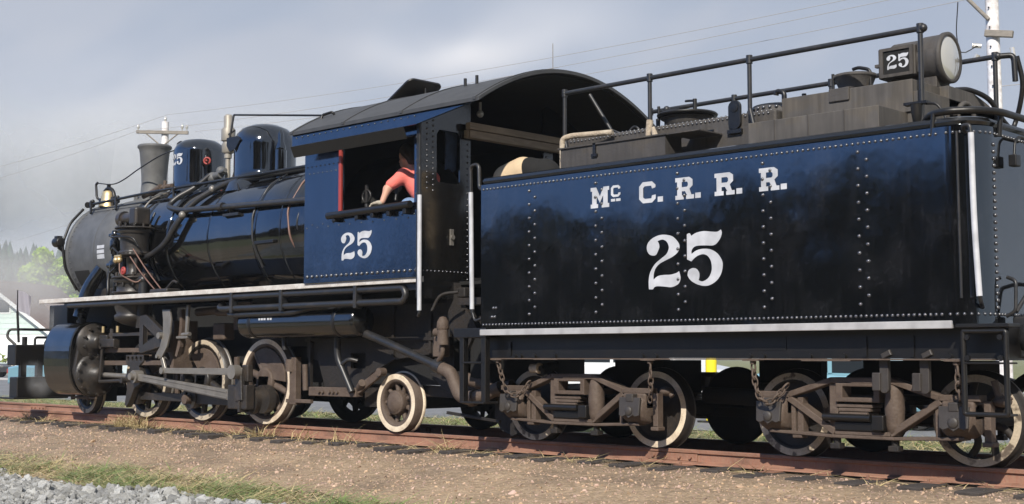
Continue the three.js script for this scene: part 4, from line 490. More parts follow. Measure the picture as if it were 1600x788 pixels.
      if (weight) { const p = [], [a0, a1, rin] = weight, n = 14; for (let i = 0; i <= n; i++) { const a = a0 + (a1 - a0) * i / n; p.push([x + Math.cos(a) * (tr - 0.005), R + Math.sin(a) * (tr - 0.005)]); } const e0 = Math.cos(a0), m = [(p[0][0] + p[n][0]) / 2, (p[0][1] + p[n][1]) / 2]; p.push([m[0] * (1 - rin) + x * rin, m[1] * (1 - rin) + R * rin]); part('counterweight', ext(poly(p), Math.min(Zf(z1 - 0.09), Zf(z1 + 0.006)), Math.max(Zf(z1 - 0.09), Zf(z1 + 0.006)), 0.006), near ? opt.wm ?? M.brown : M.soot, hub); }
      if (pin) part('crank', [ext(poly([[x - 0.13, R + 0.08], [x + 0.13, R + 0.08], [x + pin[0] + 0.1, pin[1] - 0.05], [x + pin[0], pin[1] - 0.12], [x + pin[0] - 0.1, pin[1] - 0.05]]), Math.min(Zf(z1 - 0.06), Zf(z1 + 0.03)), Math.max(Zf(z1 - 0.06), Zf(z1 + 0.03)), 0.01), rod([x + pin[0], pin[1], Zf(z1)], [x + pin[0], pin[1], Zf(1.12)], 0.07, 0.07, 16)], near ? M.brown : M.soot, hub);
    }
    part('axle', rod([x, R, -0.75], [x, R, 0.75], 0.09), M.soot, t);
  };
  const dr = [-10.12, -8.52, -6.92], pin = [-0.06, 0.32];
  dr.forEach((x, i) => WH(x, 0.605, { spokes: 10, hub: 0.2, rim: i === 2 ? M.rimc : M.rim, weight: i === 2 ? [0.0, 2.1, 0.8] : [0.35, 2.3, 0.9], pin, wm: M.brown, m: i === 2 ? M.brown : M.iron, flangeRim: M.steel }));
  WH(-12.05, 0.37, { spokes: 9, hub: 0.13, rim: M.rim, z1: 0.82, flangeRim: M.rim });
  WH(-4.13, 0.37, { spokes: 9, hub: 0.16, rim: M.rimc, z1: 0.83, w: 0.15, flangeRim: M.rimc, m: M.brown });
  // rods and valve gear
  const gear = (s) => {
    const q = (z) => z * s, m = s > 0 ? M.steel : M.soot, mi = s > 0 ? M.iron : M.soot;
    const sr = part('side_rod', [bar([dr[0] - 0.06, 0.34, q(0.97)], [dr[1] - 0.2, 0.335, q(0.97)], 0.12, 0.05), bar([dr[1] - 0.2, 0.33, q(0.97)], [dr[2] - 0.06, 0.32, q(0.97)], 0.15, 0.05)], mi, t);
    part('rod_end', [[dr[0] - 0.06, 0.34, 0.14], [dr[1] - 0.2, 0.335, 0.11], [dr[1] - 0.06, 0.33, 0.15], [dr[2] - 0.06, 0.32, 0.16]].map(([x, y, r]) => [rod([x, y, q(0.93)], [x, y, q(1.02)], r, r, 20), rod([x, y, q(1.02)], [x, y, q(1.05)], r * 0.5, r * 0.5, 12), rod([x, y + r, q(0.97)], [x, y + r + 0.07, q(0.97)], 0.03)]), mi, sr);
    const mr = part('main_rod', [bar([-9.82, 0.64, q(1.17)], [-7.2, 0.4, q(1.17)], 0.105, 0.07, 0.15)], m, t);
    part('rod_flute', [bar([-9.6, 0.652, q(1.208)], [-7.35, 0.45, q(1.208)], 0.02, 0.014), bar([-9.6, 0.592, q(1.208)], [-7.35, 0.365, q(1.208)], 0.02, 0.014)], m, mr);
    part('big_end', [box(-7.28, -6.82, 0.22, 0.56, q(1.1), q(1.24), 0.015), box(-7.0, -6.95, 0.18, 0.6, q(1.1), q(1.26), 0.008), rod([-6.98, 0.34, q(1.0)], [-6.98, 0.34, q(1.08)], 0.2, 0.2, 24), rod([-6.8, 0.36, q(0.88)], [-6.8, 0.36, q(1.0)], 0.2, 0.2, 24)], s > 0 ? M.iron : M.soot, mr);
    part('little_end', [rod([-9.85, 0.645, q(1.1)], [-9.85, 0.645, q(1.24)], 0.1, 0.1, 18), rod([-9.85, 0.645, q(1.24)], [-9.85, 0.645, q(1.3)], 0.055, 0.055, 10)], m, mr);
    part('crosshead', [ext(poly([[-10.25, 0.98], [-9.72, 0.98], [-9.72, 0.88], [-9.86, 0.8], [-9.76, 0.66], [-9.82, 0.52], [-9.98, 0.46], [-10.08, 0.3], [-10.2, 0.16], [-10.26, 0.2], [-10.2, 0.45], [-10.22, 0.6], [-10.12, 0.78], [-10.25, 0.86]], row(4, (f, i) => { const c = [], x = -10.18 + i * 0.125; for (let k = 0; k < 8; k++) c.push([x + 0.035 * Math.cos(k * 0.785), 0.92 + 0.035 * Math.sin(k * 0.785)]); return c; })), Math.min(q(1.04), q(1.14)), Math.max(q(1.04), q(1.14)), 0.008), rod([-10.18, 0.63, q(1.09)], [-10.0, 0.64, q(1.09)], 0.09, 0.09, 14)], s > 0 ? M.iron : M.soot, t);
    part('piston_rod', rod([-11.1, 0.66, q(1.09)], [-10.1, 0.64, q(1.09)], 0.042, 0.042, 12), m, t);
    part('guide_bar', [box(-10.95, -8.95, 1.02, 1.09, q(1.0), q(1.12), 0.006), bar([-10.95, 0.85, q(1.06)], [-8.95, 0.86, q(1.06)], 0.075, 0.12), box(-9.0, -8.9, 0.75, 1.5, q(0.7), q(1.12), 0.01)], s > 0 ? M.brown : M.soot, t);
    part('combination_lever', [bar([-10.92, 1.12, q(1.18)], [-10.98, 0.55, q(1.18)], 0.05, 0.03), rod([-10.98, 0.55, q(1.18)], [-10.28, 0.58, q(1.16)], 0.028), rod([-10.28, 0.58, q(1.1)], [-10.28, 0.58, q(1.2)], 0.045), rod([-10.92, 1.12, q(1.12)], [-10.92, 1.12, q(1.22)], 0.045)], mi, t);
    part('valve_rod', [rod([-11.1, 1.19, q(1.15)], [-10.55, 1.2, q(1.15)], 0.04), box(-10.95, -10.5, 1.1, 1.24, q(1.1), q(1.22), 0.02), bar([-10.7, 1.3, q(1.18)], [-8.9, 1.31, q(1.18)], 0.055, 0.035), rod([-10.62, 1.22, q(1.18)], [-10.62, 1.4, q(1.18)], 0.035), box(-11.0, -10.75, 1.2, 1.3, q(1.05), q(1.2), 0.02)], mi, t);
    if (s > 0) part('oil_cup', [-10.9, -10.45].map((x) => rod([x, 1.34, 1.18], [x, 1.44, 1.18], 0.026)), M.brass, t);
    part('link_bracket', ext(poly([[-9.62, 1.58], [-9.45, 1.6], [-8.92, 1.32], [-8.86, 1.2], [-9.0, 1.1], [-9.58, 1.0], [-9.64, 1.05]], [[[-9.52, 1.46], [-9.15, 1.26], [-9.52, 1.12]]]), Math.min(q(1.2), q(1.28)), Math.max(q(1.2), q(1.28)), 0.012), mi, t);
    part('expansion_link', [ext(poly([[-8.93, 1.66], [-8.72, 1.66], [-8.68, 1.5], [-8.7, 1.3], [-8.78, 1.1], [-8.92, 0.94], [-9.02, 0.92], [-9.08, 1.0], [-8.98, 1.1], [-8.9, 1.3], [-8.9, 1.5]]), Math.min(q(1.28), q(1.31)), Math.max(q(1.28), q(1.31)), 0.005), bar([-8.98, 1.0, q(1.28)], [-8.86, 0.74, q(1.27)], 0.07, 0.04), rod([-8.95, 1.27, q(1.28)], [-8.95, 1.27, q(1.36)], 0.05), rod([-9.02, 0.96, q(1.3)], [-9.02, 0.96, q(1.34)], 0.03)], m, t);
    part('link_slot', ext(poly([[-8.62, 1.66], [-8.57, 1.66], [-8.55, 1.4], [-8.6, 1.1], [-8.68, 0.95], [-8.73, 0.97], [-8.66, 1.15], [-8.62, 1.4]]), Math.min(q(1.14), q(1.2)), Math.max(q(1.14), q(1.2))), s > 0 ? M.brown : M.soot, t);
    part('lifting_arm', [bar([-8.38, 1.72, q(1.2)], [-8.42, 1.26, q(1.2)], 0.06, 0.04), rod([-8.5, 1.28, q(1.22)], [-8.3, 1.29, q(1.22)], 0.03), box(-8.65, -8.35, 1.22, 1.26, q(1.15), q(1.24), 0.01)], m, t);
    part('eccentric_rod', [bar([-8.88, 0.745, q(1.3)], [-7.08, 0.745, q(1.3)], 0.08, 0.04, 0.1), rod([-7.02, 0.74, q(1.24)], [-7.02, 0.74, q(1.36)], 0.1, 0.1, 18), rod([-8.88, 0.745, q(1.26)], [-8.88, 0.745, q(1.34)], 0.05, 0.05, 12)], m, t);
    part('eccentric_crank', [bar([-7.02, 0.76, q(1.22)], [-6.96, 0.34, q(1.24)], 0.16, 0.06), box(-7.0, -6.85, 0.6, 0.84, q(1.1), q(1.2), 0.02)], mi, t);
  };
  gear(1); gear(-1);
  part('brake_hanger', [bar([-7.7, 0.95, 0.8], [-7.68, 0.3, 0.8], 0.08, 0.05), bar([-9.3, 0.95, 0.8], [-9.28, 0.3, 0.8], 0.08, 0.05), rod([-8.0, 1.6, 0.95], [-7.6, 1.6, 0.95], 0.05), box(-8.2, -7.9, 1.2, 1.45, 0.7, 0.9, 0.03), rod([-8.6, 1.62, 0.9], [-8.0, 1.64, 0.9], 0.06), box(-7.8, -7.4, 1.35, 1.75, 0.5, 0.8)], M.brown, t);
  part('trailing_truck', [ext(poly([[-3.55, 0.75], [-3.0, 0.78], [-2.55, 0.55], [-2.5, 0.42], [-3.0, 0.42], [-3.3, 0.55]]), 0.72, 0.78, 0.008), bar([-5.1, 0.55, 0.6], [-2.6, 0.5, 0.6], 0.14, 0.08), box(-4.9, -4.6, 0.3, 0.55, 0.4, 0.7), bar([-3.1, 0.28, 0.9], [-2.2, 0.2, 0.9], 0.035, 0.04), rod([-2.3, 0.32, -0.7], [-2.3, 0.32, 0.6], 0.3)], M.frame, t);
  part('axle_cap', latheZ([[0.001, 0.90], [0.08, 0.89], [0.13, 0.86], [0.13, 0.84], [0.001, 0.84]], -4.13, 0.37, 0, 24), M.brown, t);
  // pilot
  const pb = part('pilot_beam', [box(-13.82, -13.5, 0.8, 1.16, -1.4, 1.4, 0.02)], M.satin, t);
  part('foot_board', [box(-13.66, -13.36, 0.24, 0.6, 0.35, 1.42, 0.02), box(-13.66, -13.36, 0.24, 0.6, -1.42, -0.35, 0.02), box(-13.95, -13.3, 0.22, 0.25, 0.5, 1.5, 0.005), ...[1.25, 0.95, 0.6, -1.2, -0.6].map((z) => box(-13.58, -13.48, 0.5, 0.9, z - 0.05, z + 0.05))], M.satin, t);
  part('uncoupling_rod', [pipe([[-13.72, 1.16, 1.3], [-13.85, 1.3, 1.4], [-13.85, 1.43, 1.36], [-13.7, 1.43, 1.2], [-13.7, 1.43, -1.3]], 0.024, 0.06), pipe([[-13.6, 1.16, 1.0], [-13.6, 1.29, 1.0], [-13.6, 1.29, 0.3]], 0.022, 0.05), rod([-13.62, 1.16, 1.18], [-13.62, 1.3, 1.18], 0.045)], M.satin, t);
  part('beam_fittings', [rod([-13.5, 0.92, 0.7], [-13.38, 0.92, 0.7], 0.07), rod([-13.5, 0.98, 0.35], [-13.36, 0.95, 0.35], 0.09), box(-13.5, -13.4, 0.85, 1.0, 0.0, 0.3)], M.brown, t);
  const fs = part('flag_staff', [rod([-13.7, 1.2, 1.25], [-13.72, 1.75, 1.28], 0.022), rod([-13.72, 1.75, 1.28], [-13.73, 2.12, 1.28], 0.012)], M.satin, t);
  const fg = new THREE.PlaneGeometry(0.24, 0.36, 10, 8); { const p = fg.attributes.position; for (let i = 0; i < p.count; i++) { const u = p.getX(i) / 0.24 + 0.5; p.setZ(i, 0.03 * Math.sin(u * 9 + p.getY(i) * 6) * u); p.setY(i, p.getY(i) - u * u * 0.1); } fg.computeVertexNormals(); }
  part('flag', fg.rotateY(0.9).translate(-13.66, 1.93, 1.2), mat('flag cloth', 0.34, 0.33, 0.38, { transmission: 0.3, side: THREE.DoubleSide }), fs);
  part('deck_box', box(-13.1, -12.45, 1.42, 1.84, 0.55, 1.0, 0.02), M.satin, t);
  part('front_deck', [box(-13.8, -12.1, 1.13, 1.17, -1.2, 0.9), ...[0.35, -0.35].map((z) => rod([-13.6, 1.16, z], [-12.75, 2.3, z], 0.04)), bar([-13.4, 1.15, 0.9], [-12.6, 1.85, 0.9], 0.1, 0.05)], M.satin, t);
  part('pilot_truck', [box(-12.9, -11.2, 0.45, 0.62, -0.6, 0.6), box(-12.3, -11.8, 0.2, 0.5, 0.4, 0.6)], M.soot, t);

  // ---------------- cab
  const Z = 1.5;
  const arch = (zz, drop = 0) => { const a = []; for (let i = 0; i <= 24; i++) { const z = -zz + 2 * zz * i / 24; a.push([z, 4.42 - drop - z * z / (2 * 2.62)]); } return a; };
  for (const s of [1, -1]) {
    const holes = s > 0 ? [rect(-4.42, -3.06, 2.8, 3.6)] : [rect(-4.3, -3.5, 2.95, 3.5)];
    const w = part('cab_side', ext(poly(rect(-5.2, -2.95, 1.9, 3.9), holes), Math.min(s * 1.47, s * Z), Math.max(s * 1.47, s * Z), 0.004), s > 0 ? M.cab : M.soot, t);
    if (s < 0) continue;
    for (const g of number25(-4.43, -3.83, 2.165, 2.515, Z + 0.003)) part('number', g, M.white, w);
    const rv = []; for (let x = -5.14; x < -4.45; x += 0.09) for (const y of [3.42, 3.33]) rv.push([x + (y < 3.4 ? 0.045 : 0), y, Z, 0, 0, 1]);
    for (let x = -5.14; x < -3; x += 0.11) rv.push([x, 2.62 + (Math.round(x * 9) % 2 ? 0.04 : 0), Z, 0, 0, 1]);
    rivets(w, rv, 0.011, 'panel_rivets');
    rivets(w, [...row(22, (f) => [-5.12 + f * 2.1, 1.985, Z, 0, 0, 1]), ...[2.0, 2.9, 3.15, 3.3, 3.45, 3.58].map((y) => [-3.0, y, Z, 0, 0, 1])], 0.024, 'bottom_rivets');
    part('window_post', box(-4.47, -4.42, 2.78, 3.62, Z - 0.02, Z + 0.025, 0.005), M.red, w, 'red painted front post of the cab window');
    part('arm_rest', [rod([-4.62, 2.74, Z + 0.07], [-3.05, 2.77, Z + 0.07], 0.045, 0.045, 12), ...[-4.5, -4.05, -3.75, -3.45, -3.15].map((x) => box(x - 0.03, x + 0.03, 2.66, 2.76, Z, Z + 0.08, 0.006))], M.satin, w);
    part('sun_visor', ext(poly(rect(-5.2, -3.0, 0, 0.15)), -0.008, 0.008, 0.002).rotateX(0.45).translate(0, 3.68 - 0.14, Z + 0.19).rotateX(0).translate(0, 0, -0.02), M.satin, w);
  }
  const rear = (s) => {
    const f = (p) => p.map(([z, y]) => [-z * s, y]);
    const w = part('cab_rear_wall', extX(poly(f([[0.67, 1.65], [1.5, 1.65], [1.5, 3.92], ...arch(1.5, 0.06).slice(0, 7).map(([z, y]) => [-z, y]).slice(1), [0.67, 4.2]]), [f([[0.85, 3.09], [0.88, 3.06], [1.21, 3.06], [1.24, 3.09], [1.24, 3.64], [1.2, 3.7], [0.9, 3.7], [0.85, 3.66]])]), -2.97, -2.945), M.black, t);
    rivets(w, [...row(26, (q) => [-2.945, 1.9 + q * 1.9, s * 0.72, 1, 0, 0]), ...row(14, (q) => [-2.945, 2.95 + q * 0.85, s * 1.3, 1, 0, 0]), ...row(14, (q) => [-2.945, 2.97 + q * 0.85, s * 1.4, 1, 0, 0]), ...row(12, (q) => [-2.945, 1.98, s * (0.75 + q * 0.7), 1, 0, 0])], 0.014, 'wall_rivets');
    return w;
  };
  const rw = rear(1); rear(-1);
  part('door_latch', [rod([-2.94, 2.4, 1.0], [-2.9, 2.4, 1.0], 0.03), box(-2.94, -2.92, 2.3, 2.5, 0.97, 1.03, 0.004)], M.steel, rw);
  part('corner_post', box(-2.985, -2.93, 1.65, 3.9, 1.5, 1.535, 0.01), M.pipe, t);
  part('cab_front_wall', extX(poly([[-1.48, 1.9], [1.48, 1.9], ...arch(1.48, 0.06).reverse()]), -5.2, -5.17), M.soot, t);
  part('cab_floor', [box(-5.17, -2.0, 1.83, 1.87, -0.85, 0.85), box(-5.17, -2.97, 1.9, 1.93, -1.46, 1.46)], M.soot, t);
  const rf = part('cab_roof', extX(poly([...arch(1.68), ...arch(1.68, 0.045).reverse()]), -5.32, -1.78, 0.004), M.roof, t);
  part('roof_lining', extX(poly([...arch(1.6, 0.05), ...arch(1.6, 0.07).reverse()]), -5.16, -1.84), M.soot, rf);
  for (const s of [1, -1]) part('roof_fascia', ext(poly([[-5.3, 3.66], [-2.88, 3.7], [-1.8, 3.86], [-1.8, 3.9], [-5.3, 3.88]]), Math.min(s * 1.615, s * 1.64), Math.max(s * 1.615, s * 1.64), 0.004), M.cab, rf);
  part('roof_rib', [-5.25, -4.2, -3.1, -1.85].map((x) => extX(poly([...arch(1.69, -0.012), ...arch(1.69, 0.02).reverse()]), x - 0.025, x + 0.025)), M.roof, rf);
  rivets(rf, row(20, (f) => [-5.2 + f * 2.3, 3.8, 1.64, 0, 0, 1]), 0.013, 'fascia_rivets');
  const ht = part('roof_hatch', ext(rrect(-0.31, 0.31, 0, 0.66, 0.1), -0.018, 0.018, 0.01).rotateX(-Math.PI / 2).rotateY(-Math.PI / 2).rotateZ(0.5).translate(-5.06, 4.38, 0.0), M.satin, t);
  part('hatch_stay', [rod([-4.55, 4.35, -0.05], [-4.58, 4.64, -0.05], 0.012), box(-5.1, -4.4, 4.39, 4.43, -0.36, 0.36)], M.steel, ht);
  part('roof_hook', [pipe([[-5.1, 4.0, 1.35], [-5.1, 4.14, 1.3], [-4.95, 4.17, 1.25], [-4.93, 4.08, 1.2]], 0.018, 0.03), rod([-2.7, 4.2, 1.0], [-2.7, 4.32, 1.0], 0.02), rod([-2.5, 4.22, 1.0], [-2.5, 4.33, 1.0], 0.02)], M.satin, t);
  part('roof_beam', [box(-2.93, -2.86, 3.64, 3.74, -1.05, 0.8, 0.006), box(-2.9, -2.82, 3.745, 3.83, -1.05, 0.8, 0.006)], M.wood, t);
  part('beam_face', [box(-2.855, -2.84, 3.645, 3.735, -1.0, 0.78)], M.wood, t);
  part('curtain', ext(poly([[0.88, 3.25], [0.94, 3.22], [1.0, 3.26], [1.06, 3.24], [1.06, 3.78], [0.86, 3.78]].map(([z, y]) => [-z, y])), 0, 0.02, 0.004).rotateY(Math.PI / 2).translate(-3.06, 0, -0.06), mat('blue curtain', 0.03, 0.05, 0.095, { roughness: 0.95, map: T.dusty, side: THREE.DoubleSide }), t);
  part('cab_lamp', [new THREE.SphereGeometry(0.05, 12, 10).translate(-3.2, 4.05, 0.25), rod([-3.2, 4.08, 0.25], [-3.2, 4.2, 0.25], 0.02)], M.lens, t);
  const bh = part('backhead', latheX([[0.001, -5.2], [0.95, -5.2], [0.95, -4.55], [0.88, -4.5], [0.001, -4.48]], 0, 2.74, 0, 48), M.soot, t);
  part('cab_fittings', [...row(5, (f) => rod([-4.5, 2.3 + f * 0.8, 0.5 - f * 0.2], [-4.2, 2.35 + f * 0.75, 0.7 - f * 0.1], 0.02)), ...row(3, (f) => rod([-4.46, 3.2, 0.1 + f * 0.5], [-4.4, 3.2, 0.1 + f * 0.5], 0.09, 0.09, 16)), pipe([[-4.4, 3.4, 0.6], [-4.1, 3.4, 0.8], [-4.1, 2.9, 0.9], [-3.7, 2.9, 1.0]], 0.02, 0.1), rod([-4.2, 1.9, 1.2], [-4.3, 2.9, 1.2], 0.03), rod([-4.35, 2.6, 1.15], [-4.3, 3.15, 1.2], 0.025), new THREE.TorusGeometry(0.08, 0.015, 6, 16).translate(-4.3, 3.0, 1.2)], M.pipe, t);
  part('seat_box', [box(-3.75, -3.0, 1.93, 2.42, 0.75, 1.4, 0.02), box(-3.7, -3.05, 2.42, 2.5, 0.78, 1.38, 0.03)], M.soot, t);
  part('cab_grab_rail', pipe([[-2.95, 1.44, 1.52], [-2.9, 1.46, 1.55], [-2.905, 3.2, 1.55], [-2.96, 3.24, 1.52]], 0.02, 0.05), M.pipe, t);
  part('cab_grab_rail', rod([-2.9, 1.5, 1.55], [-2.905, 2.87, 1.55], 0.027), M.white, t, 'white painted lower part of the cab corner grab rail');
}

// ------------------------------------------------------------------ people
function field(bones, cell, k = 0.05) {                               // smooth union of tapered capsules -> one mesh
  const lo = V(1e9, 1e9, 1e9), hi = V(-1e9, -1e9, -1e9);
  for (const b of bones) for (const [p, r] of [[b[0], b[2]], [b[1], b[3]]]) { const q = P3(p); lo.min(q.clone().subScalar(r + 0.05)); hi.max(q.clone().addScalar(r + 0.05)); }
  const size = Math.max(hi.x - lo.x, hi.y - lo.y, hi.z - lo.z), n = Math.min(110, Math.ceil(size / cell) + 4), mc = new MarchingCubes(n, new THREE.MeshBasicMaterial(), false, false, 400000);
  const c = lo.clone().add(hi).multiplyScalar(0.5), h = size / 2 * n / (n - 3);
  const bb = bones.map(([a, b, r0, r1]) => { a = P3(a); b = P3(b); const d = b.clone().sub(a); return [a, d, Math.max(d.lengthSq(), 1e-9), r0, r1]; }), p = V(), q = V();
  for (let z = 0; z < n; z++) for (let y = 0; y < n; y++) for (let x = 0; x < n; x++) {
    p.set((x - n / 2) / (n / 2), (y - n / 2) / (n / 2), (z - n / 2) / (n / 2)).multiplyScalar(h).add(c);
    let s = 0; for (const [a, d, l, r0, r1] of bb) { q.copy(p).sub(a); const t = Math.min(1, Math.max(0, q.dot(d) / l)); const dist = q.addScaledVector(d, -t).length() - (r0 + (r1 - r0) * t); s += Math.exp(-dist / k * 3); }
    mc.field[x + y * n + z * n * n] = s > 0 ? Math.log(s) * k / 3 : -10;
  }
  mc.isolation = 0; mc.update();
  const g = new THREE.BufferGeometry(), m = mc.count;
  g.setAttribute('position', new THREE.BufferAttribute(mc.positionArray.slice(0, m * 3), 3)); g.setAttribute('normal', new THREE.BufferAttribute(mc.normalArray.slice(0, m * 3), 3));
  return g.scale(h, h, h).translate(c.x, c.y, c.z);
}
const skin = mat('skin', 0.48, 0.27, 0.19, { roughness: 0.6 }), shirt = mat('salmon shirt', 0.72, 0.17, 0.14, { roughness: 0.9, bumpMap: T.bumpy, bumpScale: 0.004 }), jeans = mat('light blue jeans', 0.16, 0.27, 0.45, { roughness: 0.95, map: T.dusty }), hairM = mat('dark hair', 0.02, 0.014, 0.01), glove = mat('work glove', 0.42, 0.4, 0.33, { roughness: 0.95, map: T.dusty }), khaki = mat('khaki cloth', 0.52, 0.40, 0.26, { roughness: 0.95, bumpMap: T.bumpy, bumpScale: 0.004 });
function hand(parent, wrist, dir, down, s, m, name) {                 // gloved hand: palm, four bent fingers, thumb
  const d = P3(dir).normalize(), n = P3(down).normalize(), side = d.clone().cross(n).normalize(), at = (a, b, c) => P3(wrist).clone().addScaledVector(d, a).addScaledVector(side, b).addScaledVector(n, c), L = [];
  L.push([at(0, 0, 0), at(0.05, 0, 0.0), 0.03, 0.034], [at(0.04, -0.025, 0), at(0.09, -0.03, 0.002), 0.02, 0.017], [at(0.04, 0.025, 0), at(0.09, 0.028, 0.002), 0.02, 0.017]);
  [[-0.034, 0.036], [-0.012, 0.042], [0.011, 0.04], [0.033, 0.031]].forEach(([b, l]) => { L.push([at(0.085, b, 0), at(0.085 + l, b * 1.1, 0.008), 0.0125, 0.0115], [at(0.085 + l, b * 1.1, 0.008), at(0.085 + l * 1.5, b * 1.1, 0.034), 0.0115, 0.0105], [at(0.085 + l * 1.5, b * 1.1, 0.034), at(0.085 + l * 1.45, b * 1.1, 0.058), 0.0105, 0.009]); });
  L.push([at(0.02, -s * 0.03, 0.005), at(0.05, -s * 0.06, 0.02), 0.018, 0.014], [at(0.05, -s * 0.06, 0.02), at(0.085, -s * 0.066, 0.035), 0.014, 0.011]);
  return part(name, field(L, 0.004, 0.012), m, parent);
}
{
  const p = thing('person', 'person in a salmon T-shirt leaning with a gloved hand on the cab window sill', 'person', -3.3, 1.93, 1.0);
  const pel = [-3.22, 2.68, 1.0], ch = [-3.4, 3.05, 1.02], nk = [-3.55, 3.26, 1.04], hd = [-3.66, 3.4, 1.05], shL = [-3.55, 3.19, 1.23], elL = [-3.66, 3.02, 1.4], wrL = [-3.64, 2.85, 1.5], shR = [-3.48, 3.18, 0.82], elR = [-3.74, 2.98, 0.7], wrR = [-3.95, 2.95, 0.74];
  const kn = [-3.6, 2.66, 1.14], ft = [-3.64, 2.03, 1.14], kn2 = [-3.6, 2.62, 0.88], ft2 = [-3.64, 2.03, 0.86];
  part('body', field([[pel, ch, 0.15, 0.16], [ch, nk, 0.15, 0.07], [nk, hd, 0.06, 0.06], [shL, elL, 0.055, 0.046], [elL, wrL, 0.046, 0.034], [shR, elR, 0.055, 0.044], [elR, wrR, 0.044, 0.032], [ch, shL, 0.09, 0.06], [ch, shR, 0.09, 0.06], [pel, kn, 0.09, 0.065], [kn, ft, 0.06, 0.045], [pel, kn2, 0.09, 0.065], [kn2, ft2, 0.06, 0.045], [[-3.67, 3.41, 1.05], [-3.72, 3.48, 1.05], 0.085, 0.085], [[-3.73, 3.37, 1.05], [-3.77, 3.37, 1.05], 0.05, 0.04], [[-3.8, 3.43, 1.05], [-3.83, 3.41, 1.05], 0.016, 0.014], [[-3.68, 3.43, 1.15], [-3.67, 3.41, 1.155], 0.018, 0.015]], 0.013), skin, p);
  part('shirt', field([[[-3.2, 2.84, 1.0], ch, 0.19, 0.19], [[-3.2, 2.84, 1.06], [-3.45, 3.08, 1.1], 0.14, 0.14], [ch, [-3.5, 3.2, 1.03], 0.17, 0.11], [ch, shL, 0.12, 0.09], [ch, shR, 0.12, 0.09], [shL, [-3.635, 3.075, 1.36], 0.086, 0.07], [shR, [-3.62, 3.07, 0.75], 0.086, 0.072]], 0.014), shirt, p);
  part('trousers', field([[[-3.24, 2.66, 1.0], [-3.26, 2.76, 1.02], 0.2, 0.18], [pel, kn, 0.15, 0.1], [[-3.2, 2.72, 1.1], [-3.5, 2.8, 1.18], 0.15, 0.12], [kn, [-3.65, 2.05, 1.14], 0.09, 0.075], [pel, kn2, 0.14, 0.095], [kn2, [-3.65, 2.05, 0.86], 0.09, 0.075]], 0.016), jeans, p);
  part('hair', field([[[-3.65, 3.48, 1.05], [-3.7, 3.54, 1.05], 0.1, 0.095], [[-3.59, 3.4, 1.05], [-3.63, 3.48, 1.05], 0.075, 0.09]], 0.01, 0.03), hairM, p);
  part('eye', [1, -1].map((s) => new THREE.SphereGeometry(0.012, 8, 6).translate(-3.796, 3.46, 1.05 + s * 0.032)), M.soot, p);
  hand(p, [-3.65, 2.84, 1.51], [-0.95, -0.1, 0.25], [-0.15, -1, 0.15], 1, glove, 'glove');
  hand(p, [-3.95, 2.95, 0.74], [-1, -0.2, 0.1], [0, -1, 0], -1, glove, 'glove');
  part('shoe', [[-3.7, 1.14], [-3.7, 0.86]].map(([x, z]) => new RoundedBoxGeometry(0.28, 0.1, 0.1, 2, 0.04).translate(x, 1.985, z)), M.soot, p);
  part('shoe', [[-3.88, 1.14], [-3.88, 0.86]].map(([x, z]) => new RoundedBoxGeometry(0.28, 0.1, 0.1, 2, 0.04).translate(x, 1.985, z)), M.soot, p);
}
